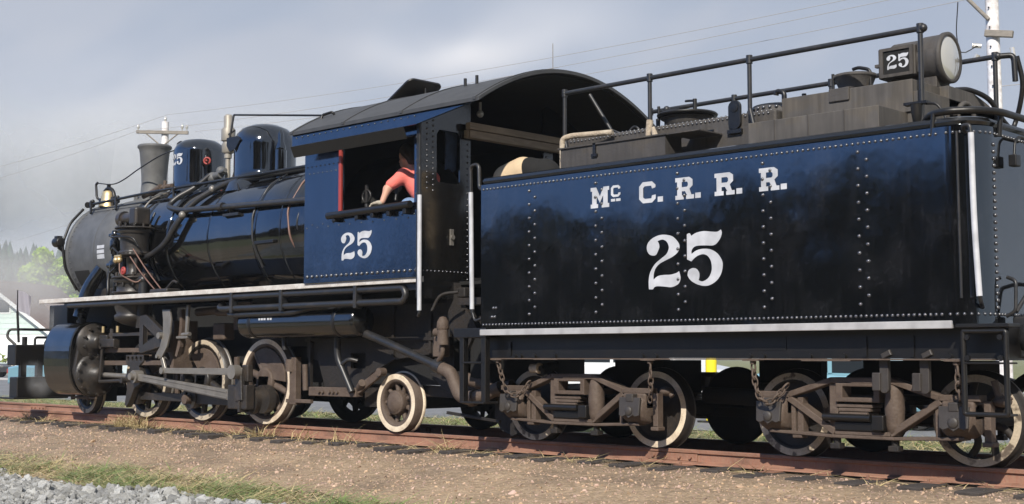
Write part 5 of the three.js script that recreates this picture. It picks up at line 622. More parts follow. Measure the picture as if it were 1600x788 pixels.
{
  const p = thing('person', 'person in khaki trousers bending over in the gangway between cab and tender', 'person', -2.26, 1.87, 0.53);
  const y0 = 1.87, hip = [-2.28, 3.15, 0.53], ch = [-1.65, 2.92, 0.48], nk = [-1.45, 2.76, 0.48], hd = [-1.36, 2.65, 0.48];
  const leg = (z) => [[-2.3, 3.02, 0.53 + z * 0.7], [-2.32, 2.48, 0.53 + z], [-2.3, 1.97, 0.53 + z]];
  const a = leg(0.13), b = leg(-0.13);
  part('body', field([[hip, ch, 0.13, 0.15], [ch, nk, 0.13, 0.06], [nk, hd, 0.06, 0.08], [hd, [-1.32, 2.6, 0.48], 0.09, 0.085], [[-1.6, 2.9, 0.68], [-1.58, 2.6, 0.73], 0.055, 0.045], [[-1.58, 2.6, 0.73], [-1.5, 2.25, 0.7], 0.044, 0.034], [[-1.6, 2.9, 0.3], [-1.58, 2.6, 0.24], 0.055, 0.045], [[-1.58, 2.6, 0.24], [-1.5, 2.25, 0.28], 0.044, 0.034], [a[0], a[1], 0.09, 0.06], [a[1], a[2], 0.06, 0.045], [b[0], b[1], 0.09, 0.06], [b[1], b[2], 0.06, 0.045]], 0.014), skin, p);
  part('trousers', field([[[-2.32, 3.08, 0.64], [-2.1, 3.16, 0.61], 0.19, 0.18], [[-2.32, 3.08, 0.42], [-2.1, 3.16, 0.45], 0.19, 0.18], [a[0], a[1], 0.17, 0.11], [a[1], a[2], 0.105, 0.09], [b[0], b[1], 0.17, 0.11], [b[1], b[2], 0.105, 0.09]], 0.014), khaki, p);
  part('belt', field([[[-2, 3.17, 0.6], [-1.93, 3.15, 0.6], 0.155, 0.15], [[-2, 3.17, 0.46], [-1.93, 3.15, 0.46], 0.155, 0.15]], 0.012), M.soot, p);
  part('jacket', field([[[-1.9, 3.16, 0.53], [-1.76, 3.1, 0.52], 0.14, 0.14], [[-1.83, 3.15, 0.53], [-1.8, 3.14, 0.52], 0.15, 0.15]], 0.012, 0.03), M.soot, p);
  part('shirt', field([[[-1.98, 3.04, 0.58], [-1.68, 2.94, 0.56], 0.18, 0.18], [[-1.68, 2.94, 0.68], [-1.59, 2.7, 0.72], 0.09, 0.075], [[-1.68, 2.94, 0.33], [-1.59, 2.7, 0.26], 0.09, 0.075]], 0.014), mat('pale blue shirt', 0.4, 0.5, 0.66, { roughness: 0.9 }), p);
  part('hair', field([[[-1.36, 2.7, 0.48], [-1.32, 2.65, 0.48], 0.095, 0.09]], 0.012, 0.02), hairM, p);
  hand(p, [-1.5, 2.25, 0.7], [0.2, -1, 0], [1, 0, 0], 1, skin, 'hand'); hand(p, [-1.5, 2.25, 0.28], [0.2, -1, 0], [1, 0, 0], -1, skin, 'hand');
  part('shoe', [0.13, -0.13].map((z) => new RoundedBoxGeometry(0.29, 0.1, 0.1, 2, 0.04).translate(-2.24, y0 + 0.05, 0.53 + z)), M.soot, p);
}

// ------------------------------------------------------------------ ground, road, track
const H = (x, z) => {                                                 // ground height
  const bed = -0.175, n = (fbm(x * 0.9 + 40, z * 0.9 + 40, 0, 201, 4) - 0.5);
  let y = z > 0 ? mix(bed, -0.43, sm(1.0, 5.2, z)) - 0.04 * sm(0.95, 1.4, z) * sm(2.6, 1.5, z) * sm(-1.5, -4, x) : mix(bed, -0.34, sm(-1.6, -4.5, z));
  y += (n * 0.07 + 0.022 * (fbm(x * 6 + 11, z * 6 + 11, 0, 207, 3) - 0.5)) * sm(0.8, 1.8, Math.abs(z)) * sm(9, 6, -z);
  y += 0.05 * Math.exp(-(((z - 2.45 - 0.12 * Math.sin(x * 0.5)) / 0.28) ** 2)) * sm(-7, -3, x) - 0.03 * Math.exp(-(((z - 2.0) / 0.2) ** 2)) * sm(-6, -3, x);
  y += -0.3 * sm(8, 40, z);
  return y;
};
{
  const xs = [], zs = [], addTo = (a, lo, hi, d) => { for (let v = lo; v < hi - 1e-6; v += d) a.push(v); };
  addTo(xs, -1200, -200, 50); addTo(xs, -200, -40, 8); addTo(xs, -40, -16, 0.5); addTo(xs, -16, 7, 0.07); addTo(xs, 7, 40, 1.5); addTo(xs, 40, 400, 40); xs.push(400);
  addTo(zs, -900, -100, 50); addTo(zs, -100, -12, 4); addTo(zs, -12, -2, 0.4); addTo(zs, -2, 0.6, 0.2); addTo(zs, 0.6, 7.5, 0.06); addTo(zs, 7.5, 20, 0.8); addTo(zs, 20, 400, 20); zs.push(400);
  const p = [], c = [], uv = [], idx = [], nx = xs.length;
  for (const z of zs) for (const x of xs) {
    p.push(x, H(x, z), z); uv.push(x, z);
    const far = sm(9, 22, Math.hypot(x + 5, z) - 8), gr = Math.max(sm(-4.6, -5.4, z) * sm(-7.2, -6.6, z) * 0.7, sm(3.7, 4.6, z + 0.9 * (fbm(x * 1.3 + 9, z * 1.3 + 9, 0, 211, 4) - 0.5)) * sm(0.35, 0.6, fbm(x * 1.7 + 3, z * 2.5 + 3, 0, 215, 4)) * 0.22, far * 0.85);
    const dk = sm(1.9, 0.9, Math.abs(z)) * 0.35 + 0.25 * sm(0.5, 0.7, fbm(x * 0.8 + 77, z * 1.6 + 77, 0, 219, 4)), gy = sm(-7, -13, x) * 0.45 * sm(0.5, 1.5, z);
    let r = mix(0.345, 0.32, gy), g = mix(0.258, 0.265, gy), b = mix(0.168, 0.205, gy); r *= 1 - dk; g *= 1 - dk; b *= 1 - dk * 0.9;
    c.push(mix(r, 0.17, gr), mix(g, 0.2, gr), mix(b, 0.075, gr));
  }
  for (let j = 0; j < zs.length - 1; j++) for (let i = 0; i < nx - 1; i++) { const a = j * nx + i; idx.push(a, a + nx, a + 1, a + 1, a + nx, a + nx + 1); }
  const g = new THREE.BufferGeometry(); g.setAttribute('position', new THREE.Float32BufferAttribute(p, 3)); g.setAttribute('color', new THREE.Float32BufferAttribute(c, 3)); g.setAttribute('uv', new THREE.Float32BufferAttribute(uv, 2)); g.setIndex(idx); g.computeVertexNormals();
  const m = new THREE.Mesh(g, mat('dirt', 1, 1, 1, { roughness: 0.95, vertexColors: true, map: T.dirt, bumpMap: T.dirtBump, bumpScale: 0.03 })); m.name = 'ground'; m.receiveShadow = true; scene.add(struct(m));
  const road = new THREE.Mesh(metric(flat(new THREE.PlaneGeometry(300, 13).rotateX(-Math.PI / 2).translate(-60, -0.33, -13.5))), mat('asphalt', 0.2, 0.205, 0.215, { roughness: 0.9, map: T.asphalt })); road.name = 'road'; road.receiveShadow = true; scene.add(struct(road));
  const kb = new THREE.Mesh(join([box(-210, 90, -0.34, -0.22, -20.2, -20.02, 0.02)]), mat('concrete', 0.4, 0.39, 0.37)); kb.name = 'kerb'; scene.add(struct(kb));
  const pk = new THREE.Mesh(metric(flat(new THREE.PlaneGeometry(70, 14).rotateX(-Math.PI / 2).translate(-45, -0.326, -27.5))), mat('pale asphalt', 0.3, 0.3, 0.3, { roughness: 0.9, map: T.asphalt })); pk.name = 'parking_area'; scene.add(struct(pk));
}
// rails
for (const s of [1, -1]) {
  const t = thing('rail', s > 0 ? 'near rusty steel rail with a bolted joint in front of the wheels' : 'far rusty steel rail in the shade behind the near wheels', 'rail', -8, 0, 0);
  const z = 0.755 * s, prof = [[-0.065, -0.15], [0.065, -0.15], [0.062, -0.138], [0.012, -0.118], [0.009, -0.045], [0.034, -0.034], [0.035, -0.006], [0.026, 0], [-0.026, 0], [-0.035, -0.006], [-0.034, -0.034], [-0.009, -0.045], [-0.012, -0.118], [-0.062, -0.138]];
  const b = part('rail_web', extX(poly(prof.map(([a, y]) => [a - z, y])), -90, 30), M.rail, t);
  part('running_surface', box(-90, 30, -0.0008, 0.0012, z - 0.02, z + 0.02), M.railtop, t);
  const js = s > 0 ? [0.2, -11.2, -22.6] : [-5.5, -16.9, 5.9];
  for (const x of js) {
    const j = part('joint_bar', [box(x - 0.32, x + 0.32, -0.12, -0.045, z - 0.028, z - 0.012, 0.004), box(x - 0.32, x + 0.32, -0.12, -0.045, z + 0.012, z + 0.028, 0.004)], M.rail, t);
    for (const dx of [-0.24, -0.1, 0.1, 0.24]) part('bolt', [bolt(x + dx, -0.08, z + 0.028, 0.018, 0.025)], M.rail, j);
  }
}
// ties
{
  const proto = thing('railway_tie', 'weathered dark timber tie half sunk in the dirt under the rails', 'railway tie', 0, 0, 0, 'ties under the rails');
  const g = new RoundedBoxGeometry(0.22, 0.17, 2.6, 2, 0.015), p = g.attributes.position; for (let i = 0; i < p.count; i++) p.setY(i, p.getY(i) + 0.012 * (fbm(p.getX(i) * 9 + 5, p.getZ(i) * 3 + 5, 0, 301, 3) - 0.5));
  part('timber', g.translate(0, -0.237, 0), M.tie, proto);
  for (const z of [-0.755, 0.755]) { const pl = part('tie_plate', box(-0.09, 0.09, -0.152, -0.146, z - 0.13, z + 0.13), M.rail, proto); part('spike', [-1, 1].map((s) => box(-0.04 * s, -0.02 * s, -0.15, -0.115, z + s * 0.075, z + s * 0.1, 0.003)), M.rail, pl); }
  const r = rng(17); let k = 0;
  for (let x = -32; x < 7; x += 0.535 + (r() - 0.5) * 0.07) {
    const o = k++ ? proto.clone() : proto; if (o !== proto) { o.name = numbered('railway_tie'); scene.add(o); }
    o.position.set(x, (r() - 0.62) * 0.02, (r() - 0.5) * 0.26); o.rotation.y = (r() - 0.5) * 0.05; o.scale.z = 1 + (r() - 0.4) * 0.06;
  }
}
// ------------------------------------------------------------------ loose stones, pebbles, grass
const pebbleGeo = (seed, sharp) => { const g = new THREE.IcosahedronGeometry(1, 1), p = g.attributes.position, v = V(); for (let i = 0; i < p.count; i++) { v.fromBufferAttribute(p, i); const k = 0.72 + 0.6 * hash(Math.round(v.x * 20), Math.round(v.y * 20) + 99 * Math.round(v.z * 20), seed); v.multiplyScalar(sharp ? k : 0.85 + (k - 0.85) * 0.4); p.setXYZ(i, v.x, v.y * 0.66, v.z); } g.computeVertexNormals(); return g; };
function scatter(name, geo, material, list, colors, parent) {
  const m = new THREE.InstancedMesh(geo, material, list.length), q = new THREE.Quaternion(), e = new THREE.Euler(), o = new THREE.Matrix4();
  list.forEach((l, i) => { o.compose(V(l.x, l.y, l.z), q.setFromEuler(e.set(l.a ?? 0, l.b ?? 0, l.c ?? 0)), l.s.isVector3 ? l.s : V(l.s, l.s, l.s)); m.setMatrixAt(i, o); if (colors) m.setColorAt(i, colors(l, i)); });
  m.name = name; m.castShadow = m.receiveShadow = true; stuff(m); (parent ?? scene).add(m); return m;
}
{
  const r = rng(23), stoneM = mat('grey crushed stone', 0.52, 0.52, 0.5, { roughness: 0.9, bumpMap: T.bumpy, bumpScale: 0.01 });
  const tones = [0.8, 1, 1.2, 0.6].map((k) => { const m = stoneM.clone(); m.color.multiplyScalar(k); m.name = 'crushed stone'; return m; });
  const edge = (x) => 4.93 + 0.13 * Math.sin(x * 1.1) + 0.1 * Math.sin(x * 3.1 + 1) - 0.02 * (x + 4);
  const top = (x, z) => H(x, z) + 0.09 * sm(0, 0.5, z - edge(x)) - 0.03;
  // bed: a sheet a little above the dirt
  const bp = [], bi = [], bu = [], nx = 90; for (let i = 0; i <= nx; i++) for (let j = 0; j <= 24; j++) { const x = -16 + i * 0.24, e = edge(x), z = e - 0.05 + (j / 24) ** 2 * 7; bp.push(x, top(x, z) - 0.012, z); bu.push(x, z); if (i < nx && j < 24) { const a = i * 25 + j; bi.push(a, a + 1, a + 25, a + 25, a + 1, a + 26); } }
  const bg = new THREE.BufferGeometry(); bg.setAttribute('position', new THREE.Float32BufferAttribute(bp, 3)); bg.setAttribute('uv', new THREE.Float32BufferAttribute(bu, 2)); bg.setIndex(bi); bg.computeVertexNormals();
  const bed = new THREE.Mesh(bg, mat('stone dust', 0.24, 0.25, 0.25, { roughness: 0.95, map: T.dirt, bumpMap: T.dirtBump, bumpScale: 0.03 })); bed.name = 'gravel_bed'; bed.receiveShadow = true; scene.add(struct(bed));
  const geos = [1, 2, 3, 4, 5].map((s) => metric(flat(pebbleGeo(s, true)))), all = [];
  for (let i = 0; i < 15000; i++) { const x = -14 + r() * 16, z = edge(x) - 0.05 + r() * r() * 3.4; const s = 0.022 + 0.036 * r() * r() + (r() < 0.1 ? 0.012 : 0); all.push({ x, z, y: top(x, z) + s * (0.1 + 0.5 * r()), s: V(s * (0.8 + 0.6 * r()), s * (0.7 + 0.5 * r()), s * (0.8 + 0.5 * r())), a: r() * 6, b: r() * 6, c: r() * 6, big: s }); }
  const seen = all.filter((l) => l.z < 6.4 && l.x > -7 + (l.z - 4.8) * 2.6 && l.x < -1.2 + (l.z - 4.8) * 0.2).sort((a, b) => b.big - a.big), single = new Set(seen.slice(0, 290));
  for (const l of single) { const m = new THREE.Mesh(geos[Math.floor(r() * 5)], tones[Math.floor(r() * 4)]); m.name = 'stone'; m.position.set(l.x, l.y, l.z); m.rotation.set(l.a, l.b, l.c); m.scale.copy(l.s).multiplyScalar(1.15); m.castShadow = m.receiveShadow = true; bed.add(m); }
  const rest = all.filter((l) => !single.has(l)), cc = new THREE.Color();
  for (let k = 0; k < 3; k++) scatter('loose_stones', geos[k], stoneM, rest.filter((_, i) => i % 3 === k), () => { const v = 0.55 + 0.75 * r(); return cc.setRGB(v, v, v); }, bed);
  // pebbles in the dirt
  const pm = mat('dirt pebbles', 0.36, 0.265, 0.19, { roughness: 0.95 }), pl = [];
  for (let i = 0; i < 26000; i++) { const x = -16 + 22 * r(), z = 0.95 + 4.1 * r(); const s = 0.004 + 0.011 * r() ** 4 + (r() < 0.003 ? 0.013 : 0); pl.push({ x, z, y: H(x, z) + s * 0.1, s: V(s * (1 + r()), s, s * (1 + r())), a: r() * 6, b: r() * 6, c: r() * 6 }); }
  const pg = metric(flat(pebbleGeo(9, false)));
  scatter('dirt_pebbles', pg, pm, pl, () => { const v = 0.5 + 0.9 * r(); return cc.setRGB(v * 1.02, v * 0.98, v * (0.85 + 0.3 * r())); });
  // grass blades
  const blade = (() => { const g = new THREE.BufferGeometry(), w = 0.004; g.setAttribute('position', new THREE.Float32BufferAttribute([-w, 0, 0, w, 0, 0, -w * 0.7, 0.5, 0.06, w, 0, 0, w * 0.7, 0.5, 0.06, -w * 0.7, 0.5, 0.06, -w * 0.7, 0.5, 0.06, w * 0.7, 0.5, 0.06, 0, 1, 0.26], 3)); g.computeVertexNormals(); return g; })();
  const gm = mat('grass blade', 1, 1, 1, { roughness: 0.8, side: THREE.DoubleSide, transmission: 0.25 }), fresh = [], dry = [];
  const put = (list, x, z, h) => list.push({ x, z, y: H(x, z) - 0.005, s: V(1 + r(), h, 1 + r() * 0.8), a: (r() - 0.5) * 0.7, b: r() * 6.28, c: (r() - 0.5) * 0.7 });
  for (let i = 0; i < 150000; i++) {
    const x = -13 + 17 * r(), z = 3.3 + 1.75 * r(); if (z > edge(x) + 0.1) continue;
    const n = fbm(x * 1.7 + 3, z * 2.5 + 3, 0, 215, 4), left = sm(0.5, -4.5, x), d = sm(3.9, 4.75, z + 0.35 * left), w = d * sm(0.46, 0.66, n + 0.12 * left);
    if (r() < w * 0.32) put(r() < 0.45 + 0.25 * sm(0.5, 0.65, n) ? fresh : dry, x, z, 0.02 + 0.05 * r() * (0.6 + left)); else if (r() < d * 0.05) put(dry, x, z, 0.02 + 0.04 * r());
  }
  for (let i = 0; i < 12000; i++) { const x = -40 + 48 * r(), z = -5.2 - 1.7 * r(); put(r() < 0.6 ? fresh : dry, x, z, 0.04 + 0.07 * r()); }
  const tuft = (list, x, z, n, h, sp) => { for (let i = 0; i < n; i++) (list === fresh || r() < 0.6) && put(list, x + (r() - 0.5) * sp, z + (r() - 0.5) * sp, h * (0.4 + 0.8 * r())); };
  for (const [x, h, n] of [[-13.9, 0.16, 90], [-13.2, 0.12, 60], [-10.9, 0.14, 70], [-10.55, 0.24, 120], [-10.3, 0.22, 120], [-10.0, 0.26, 110], [-9.6, 0.12, 60], [-8.15, 0.26, 40], [-6.85, 0.22, 80], [-6.6, 0.2, 50], [-5.9, 0.24, 26], [-5.2, 0.2, 16], [-4.9, 0.2, 16], [-3.05, 0.2, 30], [-7.5, 0.1, 60], [-9.1, 0.1, 50]]) tuft(dry, x, 0.98, n, h, 0.22);
  for (let i = 0; i < 240; i++) { const x = -16 + 20 * r(); tuft(dry, x, 0.86 + 0.3 * r(), 7, 0.05, 0.15); }
  for (const [x, z] of [[0.4, 4.45], [0.62, 4.3], [-0.9, 4.4], [-2.6, 4.3], [-5.2, 4.55]]) tuft(fresh, x, z, 260, 0.07, 0.42);
  scatter('green_grass', blade, gm, fresh, () => { const v = 0.6 + 0.6 * r(); return cc.setRGB(0.17 * v, 0.25 * v, 0.05 * v); });
  scatter('dry_grass', blade, gm, dry, () => { const v = 0.6 + 0.6 * r(); return cc.setRGB(0.5 * v, 0.4 * v, 0.2 * v); });
  for (const n of ['green_grass', 'dry_grass', 'dirt_pebbles']) tag(scene.getObjectByName(n), { green_grass: 'green grass blades growing in patches beside the grey gravel', dry_grass: 'pale dry grass and straw along the rail and dirt', dirt_pebbles: 'small tan pebbles scattered over the brown dirt' }[n], n.replace('dirt_', '').replace('_', ' '));
}

// ------------------------------------------------------------------ trees, woods, hills
function leafCloud(name, spots, size, n, col, seed, parent, m = leafM) {      // spots: [x, y, z, r]
  const r = rng(seed), list = [], c = new THREE.Color(), tot = spots.reduce((a, s) => a + s[3] ** 2, 0);
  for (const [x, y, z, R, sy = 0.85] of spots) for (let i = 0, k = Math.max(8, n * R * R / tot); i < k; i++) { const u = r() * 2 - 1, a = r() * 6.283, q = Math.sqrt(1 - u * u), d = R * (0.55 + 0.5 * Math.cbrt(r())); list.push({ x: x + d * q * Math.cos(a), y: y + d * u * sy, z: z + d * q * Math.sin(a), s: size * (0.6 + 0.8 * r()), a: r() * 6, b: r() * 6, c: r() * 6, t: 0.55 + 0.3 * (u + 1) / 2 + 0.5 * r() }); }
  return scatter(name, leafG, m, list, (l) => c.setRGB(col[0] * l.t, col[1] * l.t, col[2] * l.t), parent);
}
const leafG = (() => { const g = new THREE.BufferGeometry(); g.setAttribute('position', new THREE.Float32BufferAttribute([-0.5, -0.3, 0, 0.5, -0.3, 0.1, 0, 0.6, 0, 0.1, -0.5, 0.3, -0.2, 0.4, -0.4, 0.5, 0.3, 0.2], 3)); g.computeVertexNormals(); return g; })();
const leafM = mat('leaves', 1, 1, 1, { roughness: 0.8, side: THREE.DoubleSide, transmission: 0.2 }), barkM = mat('bark', 0.1, 0.08, 0.06, { roughness: 0.95, map: T.wood });
function tree(label, x, z, h, w, col, seed) {
  const t = thing('tree', label, 'tree', x, -0.35, z), r = rng(seed), spots = [];
  part('trunk', [rod([x, -0.4, z], [x + 0.1 * w, h * 0.55, z], 0.05 * h * 0.5, 0.03 * h * 0.4), ...row(5, (f) => rod([x, h * (0.25 + 0.08 * f), z], [x + Math.cos(f * 6) * w * 0.5, h * (0.6 + 0.2 * r()), z + Math.sin(f * 6) * w * 0.5], 0.012 * h, 0.004 * h, 6))], barkM, t);
  for (let i = 0; i < 16; i++) { const a = r() * 6.28, d = Math.sqrt(r()) * w * 0.75, y = h * (0.32 + 0.58 * r()); spots.push([Math.cos(a) * d * (1.15 - y / h * 0.6), y, Math.sin(a) * d, w * (0.22 + 0.2 * r())]); }
  leafCloud('crown', spots, 0.055 * h, 2600, col, seed + 1, t); return t;
}
tree('bright green leafy tree behind the brown roofed house left of the smokebox', -107.3, -46.5, 11.6, 2.8, [0.34, 0.5, 0.05], 5);
tree('smaller bright green tree close to the smokebox edge', -106.6, -48.2, 10.6, 2.1, [0.36, 0.54, 0.05], 15);
tree('round green bush like tree low behind the house roof', -107.5, -47.8, 9, 2.8, [0.28, 0.42, 0.06], 25);
// forested hill with low cloud on it
{
  const hy = (x, z) => { const u = (x + 330) * -0.907 + (z + 120) * -0.42, side = x * 0.42 - z * 0.907; return Math.max(0, sm(-60, 210, u) * (43 + 22 * (fbm(side * 0.006 + 20, u * 0.006 + 20, 0, 401, 4) - 0.5) - 10 * sm(40, 420, side + 190))); };
  const n = 70, p = [], idx = []; for (let i = 0; i <= n; i++) for (let j = 0; j <= n; j++) { const x = -900 + i * 10, z = -700 + j * 13; p.push(x, hy(x, z) - 0.8, z); if (i < n && j < n) { const a = i * (n + 1) + j; idx.push(a, a + 1, a + n + 1, a + n + 1, a + 1, a + n + 2); } }
  const g = new THREE.BufferGeometry(); g.setAttribute('position', new THREE.Float32BufferAttribute(p, 3)); g.setAttribute('uv', new THREE.Float32BufferAttribute(p.flatMap((v, i) => i % 3 === 1 ? [] : [v]), 2)); g.setIndex(idx); g.computeVertexNormals();
  const m = new THREE.Mesh(g, mat('forest floor', 0.035, 0.055, 0.03, { roughness: 1 })); m.name = 'hill'; scene.add(struct(m));
  const r = rng(55), cone = mergeGeometries([0, 1, 2, 3].map((k) => new THREE.ConeGeometry(0.5 - k * 0.1, 0.5, 7, 1, true).translate(0, 0.25 + k * 0.2, 0))), l = [], c = new THREE.Color();
  for (let i = 0; i < 9000; i++) { const x = -820 + 560 * r(), z = -620 + 780 * r(), y = hy(x, z); if (y > 3) { const s = 5 + 5 * r(); l.push({ x, y: y - 1, z, s: V(s * 0.75, s, s * 0.75), b: r() * 6 }); } }
  tag(scatter('far_forest', cone, mat('conifers', 1, 1, 1, { roughness: 0.95 }), l, () => { const v = 0.6 + 0.7 * r(); return c.setRGB(0.03 * v, 0.065 * v, 0.035 * v); }), 'dark green conifer forest covering the far misty hillside', 'forest');
}
// wood and bank behind the photographer, seen only as reflections in the paint
{
  const r = rng(77), s = [];
  for (let i = 0; i < 150; i++) {
    const x = -64 + 200 * i / 149, gap = sm(3, 8, Math.abs(x - 44)) * sm(2, 6, Math.abs(x - 92)), h = (x < 8 ? mix(10.5, 13.5, sm(-62, -30, x)) : 31) * (0.85 + 0.5 * (fbm(x * 0.09 + 30, 3, 0, 501, 4) - 0.4)) * (0.25 + 0.75 * gap), z = 57 + 6 * r();
    s.push([x, h * 0.25, z, h * 0.24, 1.2], [x + 1, h * 0.55, z + 1, h * 0.21, 1.1], [x + r(), h - 1.6, z, 1.4 + r(), 1]);
  }
  for (let i = 0; i < 70; i++) { const f = i / 69; s.push([-230 + 172 * f, 2.5 + 3.5 * fbm(f * 14, 8, 0, 505, 3), 92 - 20 * f + 8 * r(), 4.8, 0.9]); }
  tag(leafCloud('roadside_wood', s, 1.2, 90000, [0.05, 0.065, 0.03], 78, undefined), 'dark wood across the yard whose reflection darkens the glossy tender side', 'wood');
}

// ------------------------------------------------------------------ houses
{
  // local frame: u along the ridge (into the picture), w across the gable
  const house = (name, label, ox, oz, turn) => { const t = thing(name, label, 'house', ox, -0.35, oz); t.rotation.y = turn; return t; };
  const lp = (nm, g, m, par) => { const o = new THREE.Mesh(join([g]), m); o.name = nm; o.castShadow = o.receiveShadow = true; par.add(o); return o; };
  const wallW = mat('white siding', 0.78, 0.8, 0.8, { roughness: 0.8 }), mint = mat('pale mint siding', 0.55, 0.66, 0.62, { roughness: 0.8 }), roofM = mat('brown shingles', 0.14, 0.085, 0.07, { roughness: 0.95, map: T.dusty }), glass = mat('window glass', 0.03, 0.04, 0.05, { roughness: 0.08 }), trim = mat('white trim', 0.75, 0.77, 0.76);
  const t = house('house', 'white and mint gabled house with brown shingle roof behind the pilot', -87, -31.5, 0.58);
  // main gable end faces +z local
  const W = 6.4, eave = 2.2, ridge = 6.9, D = 9;
  const wl = lp('wall', [ext(poly([[-W, 0], [W, 0], [W, eave], [0, ridge - 0.25], [-W, eave]]), -0.3, 0), box(-W, W, 0, eave, -D, -0.3)], wallW, t);
  const up = lp('gable_siding', row(9, (f, i) => { const y0 = 2.9 + i * 0.4, hw = (y) => Math.max(0.1, W * (ridge - 0.45 - y) / (ridge - 0.45 - eave)); return ext(poly([[-hw(y0), y0], [hw(y0), y0], [hw(y0 + 0.4), y0 + 0.38], [-hw(y0 + 0.4), y0 + 0.38]]), 0.0, 0.05 - 0.004 * (i % 2)); }), mint, t);
  for (const sx of [1, -1]) { const rf = lp('roof', [bar([sx * -0.0, ridge, -D / 2 + 0.2], [sx * (W + 0.7), eave - 0.35, -D / 2 + 0.2], 0.2, D + 1)], roofM, t); lp('barge_board', [bar([0, ridge - 0.1, 0.78], [sx * (W + 0.7), eave - 0.45, 0.78], 0.26, 0.06)], trim, rf); }
  for (const [x, y] of [[-1.2, 4.2], [1.4, 4.4]]) { const w = lp('window', [box(x - 0.5, x + 0.5, y, y + 1.1, 0.03, 0.08)], trim, t); lp('pane', [box(x - 0.4, x + 0.4, y + 0.1, y + 1.0, 0.08, 0.09)], glass, w); }
  // wing to the right with its own roof and porch
  const wing = lp('wing', [box(W, W + 9, 0, 2.7, -7, -1.5)], mat('grey blue siding', 0.45, 0.52, 0.55, { roughness: 0.8 }), t);
  lp('wing_roof', [bar([W - 3, 5.4, -4.2], [W + 9.4, 5.4, -4.2], 0.15, 0.2), ext(poly([[W - 4, 2.5], [W + 9.4, 2.5], [W + 9.4, 2.65], [W - 4, 2.65]]), -0.1, 0).translate(0, 0, -0.9), new THREE.PlaneGeometry(14, 4.4).rotateX(-0.72).translate(W + 2.6, 4.05, -2.4), new THREE.PlaneGeometry(14, 4.4).rotateX(0.72).rotateY(0).translate(W + 2.6, 4.05, -5.7)], roofM, wing);
  lp('gutter', [box(W - 4, W + 9.5, 2.45, 2.6, -0.95, -0.8)], trim, wing);
  for (const x of [W + 0.8, W + 2.2, W + 4, W + 6.5]) { const w = lp('window', [box(x, x + 0.9, 0.9, 2.2, -1.5, -1.44)], trim, wing); lp('pane', [box(x + 0.1, x + 0.8, 1.0, 2.1, -1.44, -1.43)], glass, w); }
  for (const [i, x] of [W - 3.5, W - 1.2].entries()) lp('shrub', [new THREE.IcosahedronGeometry(0.1, 0)], leafM, t).visible = true;
}
for (const [lab, x, z, s, n] of [['yellow green garden bush under the house wall behind the pilot beam', -62, -24, 1.1, 700], ['dark green hedge bush at the far left road edge', -74, -25.5, 1.4, 700]]) {
  const t = thing('bush', lab, 'bush', x, -0.3, z); part('stem', row(5, (f) => rod([x, -0.35, z], [x + Math.cos(f * 6) * 0.5, 0.6, z + Math.sin(f * 6) * 0.5], 0.03, 0.01, 5)), barkM, t);
  leafCloud('leaves', [[0, 0.6, 0, s, 0.7], [0.7, 0.5, 0.3, s * 0.7, 0.8], [-0.8, 0.5, -0.2, s * 0.7, 0.8]], 0.22, n, [0.2, 0.25, 0.05], n + x, t);
}

// ------------------------------------------------------------------ parked cars
function car(label, x, z, turn, color, van) {
  const t = thing('parked_car', label, van ? 'van' : 'car', x, -0.33, z); t.rotation.y = turn;
  const lp = (nm, g, m, par = t) => { const o = new THREE.Mesh(join([g]), m); o.name = nm; o.castShadow = o.receiveShadow = true; par.add(o); return o; };
  const pm = mat('car paint', ...color, { roughness: 0.3, clearcoat: 0.8, clearcoatRoughness: 0.05 }), gl = mat('car glass', 0.02, 0.025, 0.03, { roughness: 0.05 }), rb = mat('tyre rubber', 0.02, 0.02, 0.02, { roughness: 0.9 });
  const h = van ? 1.95 : 1.42, b = van ? [[-2.2, 0.35], [2.25, 0.35], [2.3, 0.75], [2.1, 1.0], [1.5, 1.1], [-2.25, 1.12]] : [[-2.2, 0.32], [2.2, 0.32], [2.25, 0.65], [2.05, 0.82], [1.1, 0.93], [-1.6, 0.97], [-2.2, 0.9]];
  const cabp = van ? [[-2.22, 1.11], [1.5, 1.09], [0.85, h], [-2.1, h]] : [[-1.75, 0.96], [1.15, 0.92], [0.4, h], [-1.0, h]];
  const w = 0.86, body = lp('body', [ext(poly(b), -w, w, 0.06), ext(poly(cabp.map(([a, y]) => [a, y === h ? h : y])), -w + 0.12, w - 0.12, 0.04)], pm);
  const ins = cabp.map(([a, y], i) => [a * (y === h ? 0.88 : 0.9) + (i === 0 ? 0.05 : 0), y === h ? h - 0.1 : y + 0.05]);
  for (const s of [1, -1]) lp('side_window', [ext(poly(ins), s > 0 ? w - 0.12 : -w + 0.112, s > 0 ? w - 0.112 : -w + 0.12)], gl);
  lp('pillar', [box(-0.3, -0.22, 0.98, h - 0.08, -w + 0.1, w - 0.1)], pm, body);
  for (const [wx, wz] of [[-1.35, 0.75], [-1.35, -0.75], [1.4, 0.75], [1.4, -0.75]]) { const q = lp('wheel', [latheZ([[0.18, -0.1], [0.3, -0.1], [0.32, -0.06], [0.32, 0.06], [0.3, 0.1], [0.18, 0.1], [0.18, -0.1]], wx, 0.32, wz, 24)], rb); lp('wheel_rim', [latheZ([[0.001, wz > 0 ? 0.06 : -0.06], [0.18, wz > 0 ? 0.08 : -0.08], [0.18, 0]], wx, 0.32, wz, 16)], M.steel, q); }
  lp('headlight', [box(2.16, 2.25, 0.6, 0.72, 0.5, 0.8, 0.02)], M.lens); lp('headlight', [box(2.16, 2.25, 0.6, 0.72, -0.8, -0.5, 0.02)], M.lens); lp('tail_light', [box(-2.28, -2.2, 0.68, 0.84, 0.6, 0.84, 0.02)], M.red);
  return t;
}
